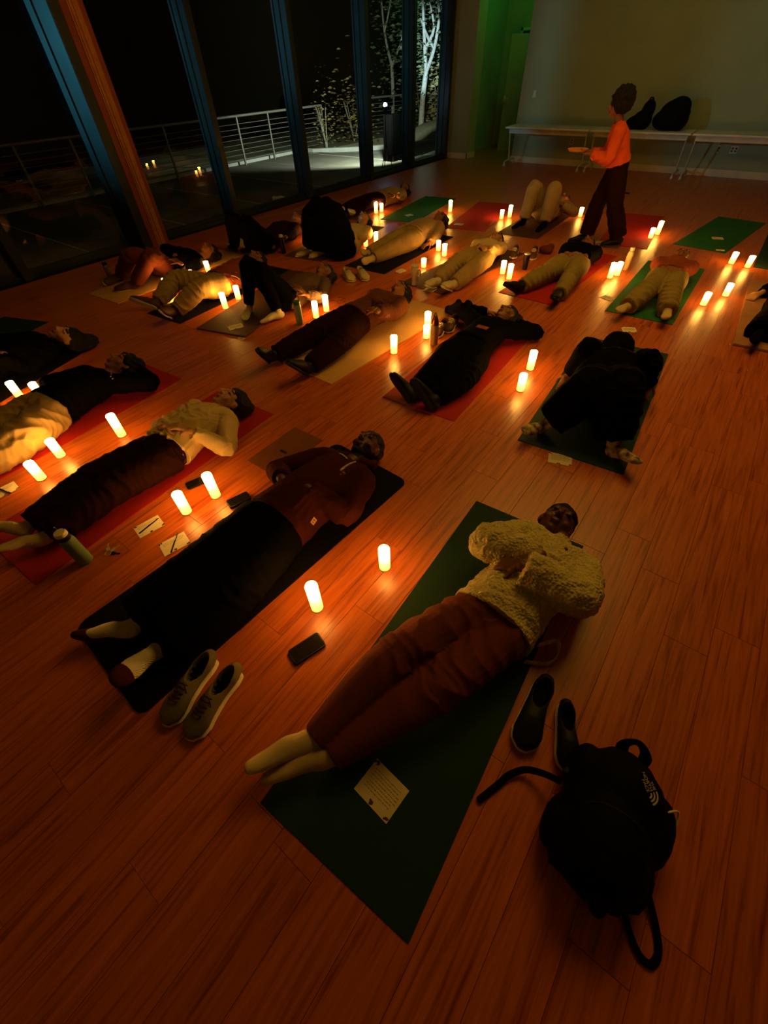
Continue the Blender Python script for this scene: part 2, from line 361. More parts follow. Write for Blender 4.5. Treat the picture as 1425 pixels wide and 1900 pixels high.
def person(label, pel, neck, head, face=(0, 0, 1), arms=None, legs=None, s=1.0, skin='brown', vox=.009,
           top=None, pants=None, feet=None, hair=None, front=(0, 0, 1), z0=.008, sh=None, hips=None, lean=0, belly=0,
           extra=None, handn=None, crown=None, curl=.35, name='person'):
    V = lambda q: P(*q) if len(q) == 3 and max(abs(q[0]), abs(q[1])) > 20 else Vector(q)
    pel, neck, head = V(pel), V(neck), V(head)
    f = Vector(front); sp = (neck-pel).normalized(); f = (f - sp*f.dot(sp)).normalized(); lf = sp.cross(f).normalized()   # person's left
    base = Vector((pel.x, pel.y, 0))
    shw = .165*s
    SH = {'L': neck - sp*.065*s + lf*shw, 'R': neck - sp*.065*s - lf*shw}
    HP = {'L': pel + lf*.088*s, 'R': pel - lf*.088*s}
    if sh:
        for k, q in sh.items(): SH[k] = V(q)
    l1a, l2a, l1l, l2l = .285*s, .255*s, .425*s, .41*s
    EL, WR, HT, KN, AN, TO = {}, {}, {}, {}, {}, {}
    for k in 'LR':
        e, w, h = [V(q) for q in arms[k]]
        want = (w-SH[k]).length
        EL[k], WR[k] = two_bone(SH[k], w, e, l1a, l2a); HT[k] = WR[k] + (h-w).normalized()*.18*s
        kn, an, to = [V(q) for q in legs[k]]
        wl = (an-HP[k]).length
        ls = 1.0
        if kn.z < .2: ls = min(1.04, max(.86, wl/(l1l+l2l)*1.015))
        KN[k], AN[k] = two_bone(HP[k], an, kn, l1l*ls, l2l*ls); TO[k] = AN[k] + (to-an)
        if want > (l1a+l2a)*1.06 or wl > (l1l+l2l)*1.06: print('STRETCH', label[:40], k, 'arm %.2f/%.2f leg %.2f/%.2f' % (want, l1a+l2a, wl, l1l+l2l))
    print('TORSO %s %.2f  neck-head %.2f' % (label[:30], (neck-pel).length, (head-neck).length))
    waist = pel.lerp(neck, .38); chest = pel.lerp(neck, .70)
    Z = Vector(crown).normalized() if crown else (head-neck).normalized()
    Y = Vector(face); Y = (Y - Z*Y.dot(Z)).normalized(); X = Y.cross(Z).normalized()
    b = B()
    trunk_p = [pel - sp*.09*s, pel, waist, chest, neck - sp*.07*s, neck - sp*.02*s]
    trunk_r = [(.10, .075), (.155, .105), (.130, .092), (.155, .105), (.150, .075), (.075, .055)]
    tube(b, trunk_p, [(a*s, (c+belly*(i == 2))*s) for i, (a, c) in enumerate(trunk_r)], 20, ref=-f)
    tube(b, [neck - sp*.05*s, neck + Z*.02*s, head - Z*.04*s - Y*.01*s], [.058*s, .052*s, .056*s], 14, ref=f)
    hc = head
    L, R = head_geo(b, hc, X, Y, Z, s)
    for k in 'LR':
        q = 1 if k == 'L' else -1
        tube(b, [neck - sp*.05*s + lf*q*.05*s, SH[k], SH[k].lerp(EL[k], .5), EL[k], EL[k].lerp(WR[k], .35), WR[k]], [.05*s, .052*s, .046*s, .038*s, .038*s, .026*s], 14)
        hn = Vector(handn[k]) if handn else -f
        d = HT[k]-WR[k]; side = d.cross(hn)*(1 if k == 'L' else -1)
        if handn is None or True:
            side = side if side.length > 1e-3 else sp
        hand_geo(b, WR[k], d, hn, side if not (extra and k+'thumb' in extra) else Vector(extra[k+'thumb']), s, curl)
        tube(b, [HP[k], HP[k].lerp(KN[k], .5), KN[k], KN[k].lerp(AN[k], .3), AN[k]], [.088*s, .075*s, .056*s, .055*s, .037*s], 16)
        foot_tube(b, AN[k], KN[k], TO[k], s)
    me = shrink(b, vox, 3); clampz(me, z0+.003)
    # lips, brows and closed lashes by place on the head
    Ri = R.transposed(); n = len(me.polygons); ce = np.empty(n*3); me.polygons.foreach_get('center', ce); ce = ce.reshape(-1, 3)
    loc = (ce - np.array(hc)) @ np.array(R)/(s*1.10)
    x, y, z = np.abs(loc[:, 0]), loc[:, 1], loc[:, 2]; mi = np.zeros(n, dtype=np.int32)
    mi[(x < .027) & (y > .072) & (z < -.045) & (z > -.071)] = 1
    mi[(x > .012) & (x < .052) & (y > .055) & (np.abs(z - (.043 - .12*np.maximum(x-.03, 0))) < .0045 + (.001 if vox < .007 else .003))] = 2
    mi[(x > .016) & (x < .047) & (y > .06) & (np.abs(z - (.0145 + 6*(x-.031)**2)) < (.0026 if vox < .007 else .004))] = 2
    if hair and hair.get('beard'):
        mi[(y > -.01) & (z < -.030) & (z > -.125) & (mi == 0) & (np.linalg.norm(loc, axis=1) < .17) & ((x > .03) | (z < -.070))] = 2
    rebase(me, base)
    o = obj(name, me, [SKIN[skin], LIP[skin], HAIR], loc=base, smooth=False); me.polygons.foreach_set('material_index', mi); me.polygons.foreach_set('use_smooth', [True]*n)
    tag(o, label, 'person')
    G = dict(o=o, base=base, L=L, R=R, SH=SH, EL=EL, WR=WR, HP=HP, KN=KN, AN=AN, TO=TO, pel=pel, neck=neck, head=hc, sp=sp, f=f, lf=lf, s=s, X=X, Y=Y, Z=Z, z0=z0, vox=vox, waist=waist, chest=chest)
    def piece(nm, bm, m, v=None, sm=4, fn=None, z=None, label=None):
        q = shrink(bm, v or vox*1.15, sm)
        if fn: relief(q, fn)
        clampz(q, z if z is not None else z0); rebase(q, base)
        c = obj(nm, q, m, o, smooth=False); q.polygons.foreach_set('use_smooth', [True]*len(q.polygons))
        if label: c['label'] = label
        return c
    G['piece'] = piece
    if pants:
        g = pants.get('g', .014); b = B(); w = pants.get('w', (1.0, 1.0, 1.0)); end = pants.get('end', .96)
        up = (top or {}).get('down', .02) + .12
        tube(b, [pel - sp*.09*s, pel, pel.lerp(neck, up)], [(.105*s+g, .08*s+g), (.155*s+g, .103*s+g), (.146*s+g-.008, .097*s+g-.010)], 20, ref=-f)
        for k in 'LR':
            A = KN[k].lerp(AN[k], end)
            tube(b, [HP[k], HP[k].lerp(KN[k], .5), KN[k], KN[k].lerp(A, .5), A], [.090*s+g, (.078*s+g)*w[0], (.060*s+g)*w[1], (.054*s+g)*(w[1]+w[2])/2, (.040*s+g)*w[2]], 18, cap=False)
        if pants.get('skirt'):
            k1 = (KN['L']+KN['R'])/2; a1 = KN['L'].lerp(AN['L'], end).lerp(KN['R'].lerp(AN['R'], end), .5)
            hw = (AN['L']-AN['R']).length/2
            tube(b, [pel, k1, a1], [(.17*s, .10*s), (pants['skirt'][0], .085*s), (pants['skirt'][1], .06*s)], 20, ref=-f)
        bones = [(pel, waist)] + [(HP[k], KN[k]) for k in 'LR'] + [(KN[k], AN[k]) for k in 'LR']
        piece(pants.get('name', 'trousers'), b, pants['m'], pants.get('v'), fn=folds(bones, pants.get('amp', .006), pants.get('freq', 9), int(pel.x*97) % 999))
    if top:
        g = top.get('g', .016); b = B(); dn = top.get('down', .02)
        st = pel.lerp(neck, dn); pg = pants.get('g', .014) if pants else .01
        tube(b, [st, waist, chest, neck - sp*.07*s, neck + sp*.005*s], [(.152*s+max(g, pg)+.020, .101*s+max(g, pg)+.018), (.140*s+max(g, pg)+.008, (.095+belly)*s+max(g, pg)+.008), (.158*s+g, .108*s+g), (.152*s+g, .080*s+g), (.068*s+g*.5, .052*s+g*.5)], 22, ref=-f, cap=False)
        for k in 'LR':
            q = 1 if k == 'L' else -1; e = top.get('sleeve', .93); A, C = EL[k], EL[k].lerp(WR[k], e); sg = g + top.get('sg', 0)
            if e <= 0: C = SH[k].lerp(EL[k], .55); pp = [neck - sp*.055*s + lf*q*.05*s, SH[k], C]; rr = [.055*s+g, .058*s+g, .050*s+g*1.3]
            else: pp = [neck - sp*.055*s + lf*q*.05*s, SH[k], SH[k].lerp(A, .5), A, A.lerp(C, .5), C]; rr = [.052*s+g, .058*s+g, .050*s+sg, .044*s+sg*1.05, .040*s+sg*.95, .032*s+sg*top.get('cuff', .8)]
            tube(b, pp, rr, 18, cap=False)
        if top.get('collar'):
            tube(b, [neck - sp*.03*s, neck + Z*.035*s], [.066*s, .063*s], 16, ref=f, cap=False)
        if top.get('hood') == 3: ell(b, L(0, .015, .0), (.125*s, .135*s, .155*s), R, 20, 14); ell(b, neck - f*.0, (.15*s, .12*s, .11*s))
        elif top.get('hood'):
            ell(b, neck + Z*.01*s - Y*.02*s, (.115*s, .065*s, .055*s), R); tube(b, [L(.085, .03, -.15), L(.10, -.02, -.10), L(.07, -.06, -.04), L(0, -.075, -.02), L(-.07, -.06, -.04), L(-.10, -.02, -.10), L(-.085, .03, -.15)], [.034*s]*7, 14, ref=Y)
        bones = [(pel, chest)] + [(SH[k], EL[k]) for k in 'LR'] + [(EL[k], WR[k]) for k in 'LR']
        piece(top.get('name', 'sweater'), b, top['m'], top.get('v'), fn=folds(bones, top.get('amp', .005), top.get('freq', 11), int(neck.x*91) % 997, top.get('fine', 0)))
    if feet:
        for k in 'LR':
            b = B(); bare = feet.get('kind', 'sock')
            if bare == 'sock':
                foot_tube(b, AN[k], KN[k], TO[k], s, feet.get('g', .0035))
                tube(b, [AN[k].lerp(KN[k], feet.get('up', .22)), AN[k]], [.046*s, .0425*s], 14, cap=False)
                piece('sock', b, feet['m'], min(vox, .008), 3, folds([(AN[k], KN[k])], .0012, 30, 3))
            elif bare == 'shoe':
                p, sole, fd = foot_tube(b, AN[k], KN[k], TO[k], s, .009)
                tube(b, [AN[k].lerp(KN[k], .07), AN[k]], [.050*s, .049*s], 14, cap=False)
                sh_ = piece('shoe', b, feet['m'], min(vox, .008), 3)
                b2 = B(); H, fd, sole = foot_pts(AN[k], KN[k], TO[k], s)
                tube(b2, [H + fd*q*s + sole*.036*s for q in (-.035, 0, .08, .15, .205, .228)], [(r*s, .013*s) for r in (.030, .040, .040, .049, .044, .026)], 14, ref=sole)
                me2 = bpy.data.meshes.new('s'); bmesh.ops.recalc_face_normals(b2, faces=b2.faces[:]); b2.to_mesh(me2); b2.free(); clampz(me2, z0); rebase(me2, base)
                so = obj('sole', me2, feet.get('sole', MT['white']), sh_)
            else: b.free()
    if hair:
        st = hair.get('style', 'short'); m = hair.get('m', HAIR); b = B(); am = hair.get('amp', .0035); S = lambda a, c, d: (a*s*1.10, c*s*1.10, d*s*1.10)
        if st != 'bald':
            ell(b, L(0, -.028, .036), S(.084, .096, .094), R, 20, 14); ell(b, L(0, -.010, .064), S(.079, .090, .066), R, 20, 14)
        if st == 'afro': ell(b, L(0, -.030, .040), S(.128, .125, .125), R, 20, 14); am = .007
        if st == 'bun': ell(b, L(0, -.045, .04), S(.092, .09, .10), R); ell(b, L(0, -.085, .10), S(.05, .045, .045), R)
        if st == 'curly': ell(b, L(0, -.035, .04), S(.105, .105, .11), R); am = .010
        if st == 'long':
            for q in (-1, 1): tube(b, [L(q*.06, -.02, .05), L(q*.085, -.03, -.03), L(q*.11, -.055, -.11)], [(.035*s, .04*s), (.03*s, .035*s), (.02*s, .02*s)], 12)
            ell(b, L(0, -.06, .06), S(.11, .06, .11), R)
        if st == 'spread': ell(b, L(0, -.065, .10), S(.13, .045, .13), R); ell(b, L(0, -.03, .05), S(.092, .09, .10), R)
        if st != 'bald':
            rg = np.random.default_rng(5)
            piece('hair', b, m, min(vox, .008), 2, lambda co: am*lown(co, 150 if st == 'afro' else 110, rg, 12), z0)
    return G

# ---------------------------------------------------------------- the room
XW, YB = -7.40, 12.63            # window wall and back wall
XB0 = -5.54                      # where the recess ends and the back wall begins
def st(name, bm, m, parent=None, **k): return obj(name, bm, m, parent, kind=None if parent else 'structure', **k)
b = B(); bx(b, XW-.25, 6.2, -3.2, 16.2, -.30, -.012); floor = st('floor', b, MT['slab'], smooth=False)
# planks: one object each where they show large, the far ones joined
PW, PL = .18, 1.22
b = B(); bx(b, -PW/2+.0007, PW/2-.0007, -PL/2+.0007, PL/2-.0007, -.012, 0)
bmesh.ops.bevel(b, geom=[e for e in b.edges if all(v.co.z > -.001 for v in e.verts)], offset=.0006, segments=1, affect='EDGES')
pm = bpy.data.meshes.new('plank'); bmesh.ops.recalc_face_normals(b, faces=b.faces[:]); b.to_mesh(pm); b.free(); pm.materials.append(MT['floor'])
spots = []
rs = random.Random(4)
def seen(x, y):
    d = Vector((x, y, 0)) - CPOS; z = d.dot(CF)
    if z < .15: return False
    u = F_PX*d.dot(CR)/z; v = F_PX*d.dot(CU)/z
    return abs(u) < 712+150 and abs(v) < 950+150
for i in range(int((6.1-XW)/PW)+1):
    x = -1.05 + PW*(i - int((-1.05-XW)/PW)); off = rs.random()*PL
    if x-PW/2 < XW: continue
    for j in range(-4, 16):
        y = j*PL + off - .6
        if y+PL/2 < 16.1 and y > -3.1: spots.append((not any(seen(x, y+q*PL) for q in (-.5, 0, .5)), (Vector((x, y, 0))-CPOS).length, x, y))
spots.sort()
for h, d, x, y in spots[:300]:
    o = bpy.data.objects.new('plank', pm); COL.objects.link(o); o.parent = floor; o.location = (x, y, 0)
b = B()
for h, d, x, y in spots[300:]: bx(b, x-PW/2+.0007, x+PW/2-.0007, y-PL/2+.0007, y+PL/2-.0007, -.012, 0)
fp = obj('plank_field', b, MT['floor'], floor, smooth=False); fp['kind'] = 'stuff'

H = 4.3
b = B(); bx(b, XW-.25, 6.2, -3.2, 16.2, H, H+.15); st('ceiling', b, MT['wall'], smooth=False)
b = B(); bx(b, XB0, 6.2, YB, YB+.15, 0, H); st('wall_back', b, MT['wall'], smooth=False)
b = B(); bx(b, 6.0, 6.2, -3.2, YB, 0, H); st('wall_right', b, MT['wall'], smooth=False)
b = B(); bx(b, XW, 6.0, -3.2, -3.0, 0, H); st('wall_front', b, MT['wall'], smooth=False)
b = B(); bx(b, XB0, XB0+.15, YB+.15, 15.2, 0, H); st('wall_recess_right', b, MT['wall2'], smooth=False)
b = B(); bx(b, XW, XB0, 15.0, 15.2, 0, H); st('wall_recess_back', b, MT['wall2'], smooth=False)
b = B(); bx(b, XW, XW+.15, 13.35, 15.0, 0, H); st('wall_recess_left', b, MT['wall2'], smooth=False)
b = B(); bx(b, XW-.10, -6.76, 12.55, 12.95, 0, H); b2 = B()
col_ = st('wall_corner', b, MT['wall'], smooth=False)
bx(b2, XW-.06, -6.745, 12.535, 12.55, 0, .11); bx(b2, -6.76, -6.745, 12.535, 12.97, 0, .11); st('baseboard_corner', b2, MT['trim'], smooth=False)
b = B(); bx(b, XB0-.02, 6.0, YB-.015, YB, 0, .115, .003); st('baseboard_back', b, MT['trim'], smooth=False)
# recess door standing ajar with a lit edge and lever handle
d1 = st('door_1', (lambda b: (box(b, (-6.25, 14.4, 1.07), (.95, .045, 2.14), Matrix.Rotation(.35, 3, 'Z')), b)[1])(B()), MT['wall2'], smooth=False)
b = B(); box(b, (-6.62, 14.20, 1.02), (.14, .03, .02)); box(b, (-6.67, 14.22, 1.02), (.04, .03, .12)); obj('door_handle', b, MT['grey'], d1)
b = B(); bx(b, -6.78, -6.73, 14.90, 15.0, 0, 2.25); bx(b, -5.85, -5.80, 14.90, 15.0, 0, 2.25); bx(b, -6.78, -5.80, 14.90, 15.0, 2.2, 2.25); obj('door_frame', b, MT['trim'], d1, smooth=False)

# window wall: posts, sill, head, panes
posts = [3.62, 5.40, 7.28, 9.27, 10.90, 12.44]
st('trim_1', (lambda b: (bx(b, XW-.16, XW+.02, -3.0, 12.55, 0, .05), b)[1])(B()), MT['steel'], smooth=False)
st('trim_2', (lambda b: (bx(b, XW-.16, XW+.02, -3.0, 12.55, 4.1, H), b)[1])(B()), MT['steel'], smooth=False)
for i, y in enumerate([-1.6, .2, 1.9] + posts):
    b = B()
    if i == 3: continue
    bx(b, XW-.16, XW+.10, y-.055, y+.055, 0, H, .006); bx(b, XW-.20, XW-.16, y-.075, y+.075, 0, H)
    st('trim_%d' % (i+3), b, MT['steel'])
# the wide post with its rust red jambs and ribbed oak strip
y = posts[0]
b = B(); bx(b, XW-.22, XW+.30, y-.15, y-.02, 0, H, .006); tr = st('trim_6', b, MT['steel'])
b = B(); bx(b, XW-.16, XW+.30, y-.02, y+.13, 0, H, .004); obj('jamb', b, MT['rust'], tr)
b = B()
for k in range(4): bx(b, XW+.30, XW+.312+.006*(k % 2), y+.135-.055+.02*k-.02, y+.135-.055+.02*k-.004, 0, H)
bx(b, XW-.16, XW+.30, y+.13, y+.195, 0, H); obj('ribbed_strip', b, MT['wood'], tr, smooth=False)
b = B(); bx(b, XW-.16, XW+.22, y+.195, y+.30, 0, H, .004); obj('jamb', b, MT['rust'], tr)
ys = [-3.0, -1.6, .2, 1.9] + posts
for i in range(len(ys)-1):
    a, c = ys[i]+.055, ys[i+1]-.055
    if i == 3: c = posts[0]-.15
    if i == 4: a = posts[0]+.30
    b = B(); v_ = [b.verts.new(q) for q in ((XW-.045, a, .05), (XW-.045, c, .05), (XW-.045, c, 4.1), (XW-.045, a, 4.1))]; b.faces.new(v_); w = st('window_%d' % (i+1), b, MT['glass'], smooth=False)
    b = B()
    for u in (a, c-.02): bx(b, XW-.07, XW-.025, u, u+.02, .05, 4.1)
    bx(b, XW-.07, XW-.025, a, c, .05, .09); obj('window_frame', b, MT['steel'], w, smooth=False)
# switch and outlets
def plate(x, z, w, h, kind, label):
    t = empty(kind, (x, YB, z)); b = B(); box(b, (0, -.004, 0), (w, .008, h), None, .002); obj('cover_plate', b, MT['white'], t)
    b = B()
    if kind == 'light_switch': box(b, (0, -.010, 0), (.030, .008, .065), None, .002)
    else:
        for q in range(max(1, round(w/.08))):
            for s_ in (-1, 1): box(b, (w*(-.25+.5*q if w > .1 else 0), -.009, s_*.02), (.028, .004, .026), None, .001)
    obj('rocker' if kind == 'light_switch' else 'socket', b, MT['white'] if kind == 'light_switch' else MT['black'], t, kind='stuff'); tag(t, label, 'switch' if kind == 'light_switch' else 'outlet')
def wallpt(px, py):
    d = CF + CR*((px - 712.5)/F_PX) - CU*((py - 950)/F_PX); return CPOS + d*(YB/d.y)
for px, py, w, k, lb in ((992, 174, .07, 'light_switch', 'white light switch on the back wall above the table end'),
                         (1061, 262, .075, 'power_outlet', 'single outlet under the first folding table left of its wheels'),
                         (1333, 277, .045, 'power_outlet', 'narrow outlet plate under the last table, left of the double one'),
                         (1362, 278, .12, 'power_outlet', 'double outlet plate under the last table by the right edge')):
    q = wallpt(px, py); plate(q.x, q.z, w, .115, k, lb)

# ---------------------------------------------------------------- folding tables on castors
TZ = .705
def caster(name, x, y, parent):
    b = B(); r = .032
    for q in (-.011, .011):
        m = Matrix.Translation((x+q, y, r)) @ Matrix.Rotation(math.pi/2, 4, 'Y'); bmesh.ops.create_cone(b, cap_ends=True, segments=16, radius1=r, radius2=r, depth=.014, matrix=m)
    bx(b, x-.006, x+.006, y-.02, y+.02, r, .085); return obj(name, b, MT['white'], parent)
yf, yr = P(1000, 240, TZ).y, P(1000, 229, TZ).y
tabs = [(P(932, 238, TZ).x, P(1100, 243, TZ).x), None, None]
x0 = -5.45; TWd = 1.89
labels = ['pale folding table on castors at the left end of the row', 'pale folding table in the middle of the row, behind the walking person', 'pale folding table at the right end of the row, running out of frame']
yf = 11.85; yr = 12.50
for i in range(3):
    a = x0 + i*(TWd+.02); t = empty('folding_table', (a+TWd/2, (yf+yr)/2, 0)); hx, hy = TWd/2, (yr-yf)/2
    b = B(); box(b, (0, 0, TZ-.014), (TWd, yr-yf, .028), None, .006); obj('tabletop', b, MT['tabletop'], t)
    b = B(); box(b, (0, -hy+.12, TZ-.075), (TWd-.12, .02, .08), None, .002); obj('rail', b, MT['grey'], t)
    for sx in (-1, 1):
        fx = sx*(hx-.07)
        b = B(); tube(b, [(fx, -hy+.14, TZ-.05), (fx, -.02, .09)], [(.013, .022), (.014, .024)], 10, sub=1); obj('leg', b, MT['grey'], t)
        b = B(); tube(b, [(fx, -.26, .085), (fx, -.12, .105), (fx, .12, .105), (fx, .26, .085)], [(.014, .016)]*4, 10, sub=2); ft = obj('foot_bar', b, MT['grey'], t)
        caster('caster', fx, -.25, ft); caster('caster', fx, .25, ft)
    tag(t, labels[i], 'table', 'folding tables along the back wall')
# dark bags on the tables
def lumps(name, parts, m, loc, label, cat, vox=.012, amp=.008, fr=20):
    b = B()
    for c, r in parts: ell(b, Vector(c), r)
    me = shrink(b, vox, 4); rg = np.random.default_rng(3); relief(me, lambda co: amp*lown(co, fr, rg)); clampz(me, 0)
    o = obj(name, me, m, loc=loc, smooth=False); me.polygons.foreach_set('use_smooth', [True]*len(me.polygons)); tag(o, label, cat); return o
q = Vector((-2.12, 12.18, 0))
lumps('duffel_bag', [((0, 0, .22), (.28, .22, .23)), ((.05, 0, .32), (.20, .18, .165)), ((-.08, .0, .15), (.28, .20, .17)), ((.13, 0, .15), (.16, .18, .16))], MT['nylon'], (q.x, q.y, TZ), 'big round black bag on the table, right of the walking person', 'bag')
q = Vector((-2.62, 12.20, 0))
g_ = lumps('tote_bag', [((0, 0, .13), (.19, .15, .15)), ((.06, 0, .28), (.12, .11, .16)), ((-.14, 0, .09), (.16, .13, .11))], MT['nylon'], (q.x-.05, q.y, TZ), 'smaller slumped black bag on the table, partly behind the walking person', 'bag')
b = B(); tube(b, [(.01, 0, .38), (.03, 0, .45), (.08, 0, .45), (.10, 0, .40)], [.012]*4, 8); obj('handle', b, MT['nylon'], g_)
q = P(1152, 358); b = B(); box(b, (0, 0, .006), (.30, .10, .012), Matrix.Rotation(.1, 3, 'Z'), .003); tag(obj('floor_vent', b, MT['black'], loc=q), 'small dark floor vent plate behind the walking person', 'vent')
q = P(511, 884); b = B(); bx(b, -.28, 0, 0, .46, 0, .003, .0008); fb = tag(obj('floor_box', b, mat('brown_floor_plate', (.22, .07, .02), .55, nscale=8, bump=.1), loc=q, smooth=False), 'flat brown square floor plate beside the black mat', 'floor plate')
b = B(); bx(b, -.17, -.11, .20, .215, .003, .005); obj('finger_slot', b, MT['black'], fb, smooth=False)

# ---------------------------------------------------------------- terrace beyond the glass
deck = mat('concrete_terrace', (.20, .185, .14), .9, (.14, .13, .10), 2, bump=.3, bscale=60)
gravel_m = mat('gravel', (.40, .42, .42), .9, (.12, .13, .13), 60, bump=1, bscale=40)
mulch_m = mat('leaf_mulch', (.42, .40, .25), .9, (.10, .09, .05), 50, bump=1, bscale=45)
curb_m = mat('pale_kerb', (.55, .55, .50), .8, nscale=6)
rail_m = mat('galvanised_rail', (.26, .25, .20), .5, nscale=5, metal=.3)
b = B(); slab(b, [(-12.2, -3), (XW-.2, -3), (XW-.2, 12.95), (-9.6, 12.6), (-12.2, 11.9)], -.2, -.03)
dk = st('terrace', b, deck, smooth=False)
b = B(); bx(b, -17, -12.2, -3, 26, -.30, -.10); bx(b, -12.2, -5.0, 16.0, 26, -.3, -.10); tag(obj('garden_ground', b, mulch_m, smooth=False, kind='structure'), 'dark ground beyond the terrace', 'ground')
b = B(); slab(b, [(-12.2, 11.9), (-9.6, 12.6), (XW-.2, 12.95), (XW-.2, 16.6), (-9.2, 15.1), (-10.4, 13.1), (-11.7, 12.0)], -.2, -.05); tag(obj('gravel_strip', b, gravel_m, smooth=False, kind='stuff'), 'grey gravel strip between terrace and kerb', 'gravel')
b = B(); bx(b, -12.35, -12.1, -3, 12.0, -.2, .04); slab(b, [(-12.2, 11.85), (-11.7, 11.95), (-10.4, 13.0), (-9.2, 15.0), (-7.6, 16.6), (-7.8, 16.8), (-9.35, 15.1), (-10.5, 13.15), (-11.75, 12.1), (-12.2, 12.0)], -.2, .05); st('trim_20', b, curb_m, smooth=False)
for i in range(6):
    b = B(); bx(b, -12.0, XW-.4, 3.0+i*1.75, 3.03+i*1.75, -.03, -.024); j = obj('deck_joint', b, curb_m, dk, smooth=False)
# railing: posts one by one, handrail and cables
def rail(pts, label, nx):
    t = empty('cable_railing', (*pts[0][:2], -.03)); o0 = Vector((*pts[0][:2], -.03))
    for x, y in pts:
        b = B(); box(b, Vector((x, y, .46))-o0, (.045, .045, .98), None, .004); obj('post', b, rail_m, t)
    b = B(); tube(b, [Vector((*pts[0], .95))-o0, Vector((*pts[-1], .95))-o0], [.026, .026], 10, sub=1); obj('handrail', b, rail_m, t)
    for k in range(8):
        b = B(); z = .10+.10*k; tube(b, [Vector((*pts[0], z))-o0, Vector((*pts[-1], z))-o0], [.006, .006], 6, sub=1); obj('cable', b, rail_m, t)
    tag(t, label, 'railing')
rail([(-11.9, 3.0+1.08*k) for k in range(10)], 'grey cable railing along the outer edge of the terrace', 0)
rail([(-12.3, 15.2), (-12.0, 16.6), (-11.7, 18.0)], 'shorter cable railing past the gap, in front of the trees', 0)

leaf_m = mat('dark_leaves', (.22, .26, .12), .4, (.06, .09, .03), 8); leaf_y = mat('dry_yellow_leaves', (.35, .27, .09), .6, nscale=8)
bark = mat('pale_bark', (.50, .47, .36), .8, (.30, .27, .2), 20, bump=.5, bscale=40)
def leaves(n, cen, rad, size, seed, hang=0):
    r = random.Random(seed); b = B()
    for i in range(n):
        c = Vector(cen) + Vector([r.gauss(0, .5)*q for q in rad]); R = Matrix.Rotation(r.random()*6.3, 3, 'Z') @ Matrix.Rotation(r.uniform(-1.2, 1.2), 3, 'X')
        s = size*r.uniform(.6, 1.3)
        v = [b.verts.new(c + R @ Vector(q)*s) for q in ((-.5, 0, 0), (0, -.22, .08), (.5, 0, 0), (0, .22, .08))]; v.append(b.verts.new(c + R @ Vector((0, 0, -.02))*s))
        for k in range(4): b.faces.new((v[k], v[(k+1) % 4], v[4]))
    return b
def tree(loc, trunk, limbs, crown, label, seed, n=1100, m=leaf_m, sz=.17):
    t = empty('tree', loc); b = B()
    tube(b, trunk[0], trunk[1], 12)
    for p, r in limbs: tube(b, p, r, 8)
    obj('trunk', b, bark, t); b = leaves(n, *crown, sz, seed); q = obj('foliage', b, m, t, smooth=False); q['kind'] = 'stuff'; tag(t, label, 'tree')
tree((*P(729, 231, .15).xy, -.05), ([(0, 0, 0), (.02, 0, .9), (-.02, 0, 1.7)], [.075, .065, .055]),
     [([(-.02, 0, 1.7), (-.35, .05, 2.5), (-.5, 0, 3.8)], [.05, .035, .02]), ([(-.02, 0, 1.7), (.45, 0, 2.4), (.7, .1, 3.4)], [.04, .028, .015]), ([(-.35, .05, 2.5), (-.1, .1, 3.2), (.1, 0, 4.2)], [.03, .025, .015])],
     ((.3, .3, 2.9), (1.2, 1.2, 2.4)), 'slender forked tree behind the light stand, seen through the fourth pane', 3)
tree((*P(781, 225, .35).xy, .1), ([(0, 0, 0), (.05, 0, .8), (.15, 0, 1.4)], [.10, .085, .075]),
     [([(.15, 0, 1.4), (.05, 0, 2.1), (-.1, 0, 3.3)], [.06, .05, .02]), ([(.15, 0, 1.4), (.42, 0, 1.9), (.55, 0, 2.6), (.3, 0, 3.2)], [.06, .05, .04, .02]), ([(.1, 0, 1.9), (.35, .05, 2.3), (.2, 0, 2.8)], [.05, .04, .02]), ([(.42, 0, 1.9), (.2, 0, 2.1), (-.1, 0, 2.5)], [.04, .04, .02])],
     ((-.1, .5, 2.7), (1.5, .9, 2.2)), 'spotlit white-blue tree seen through the last pane', 8)
def bush(loc, rad, n, label, seed, m=leaf_m, sz=.14):
    t = empty('shrub', loc); b = B()
    r = random.Random(seed)
    for k in range(5):
        a = r.random()*6.3; tube(b, [(0, 0, 0), (math.cos(a)*rad[0]*.3, math.sin(a)*rad[1]*.3, rad[2]*.5), (math.cos(a)*rad[0]*.6, math.sin(a)*rad[1]*.6, rad[2]*1.0)], [.018, .013, .006], 6)
    obj('stem', b, bark, t); q = obj('foliage', leaves(n, (0, 0, rad[2]*.55), rad, sz, seed), m, t, smooth=False); q['kind'] = 'stuff'; tag(t, label, 'shrub')
bush((-11.7, 12.6, -.03), (.30, .45, .95), 260, 'dry yellow-leaved climber growing through the railing', 5, leaf_y, .09)
bush((-12.5, 14.9, -.1), (.7, .9, 1.0), 500, 'low leafy shrub behind the short railing', 6, leaf_y)
bush((-10.6, 17.2, -.1), (.6, .6, 1.3), 500, 'grassy shrub between the two trees', 9, leaf_y, .2)
bush((-8.6, 17.6, -.1), (1.0, .8, 1.9), 900, 'dark leafy hedge right of the spotlit tree', 12)
bush((-13.2, 20.2, -.1), (1.1, 1.0, 3.2), 900, 'tall dark foliage behind the forked tree', 13)
b = B(); ell(b, Vector((0, 0, -.12)), (1.9, 1.1, .62), None, 28, 14); me_ = bpy.data.meshes.new('m'); b.to_mesh(me_); b.free(); rg_ = np.random.default_rng(2); relief(me_, lambda co: .03*lown(co, 30, rg_))
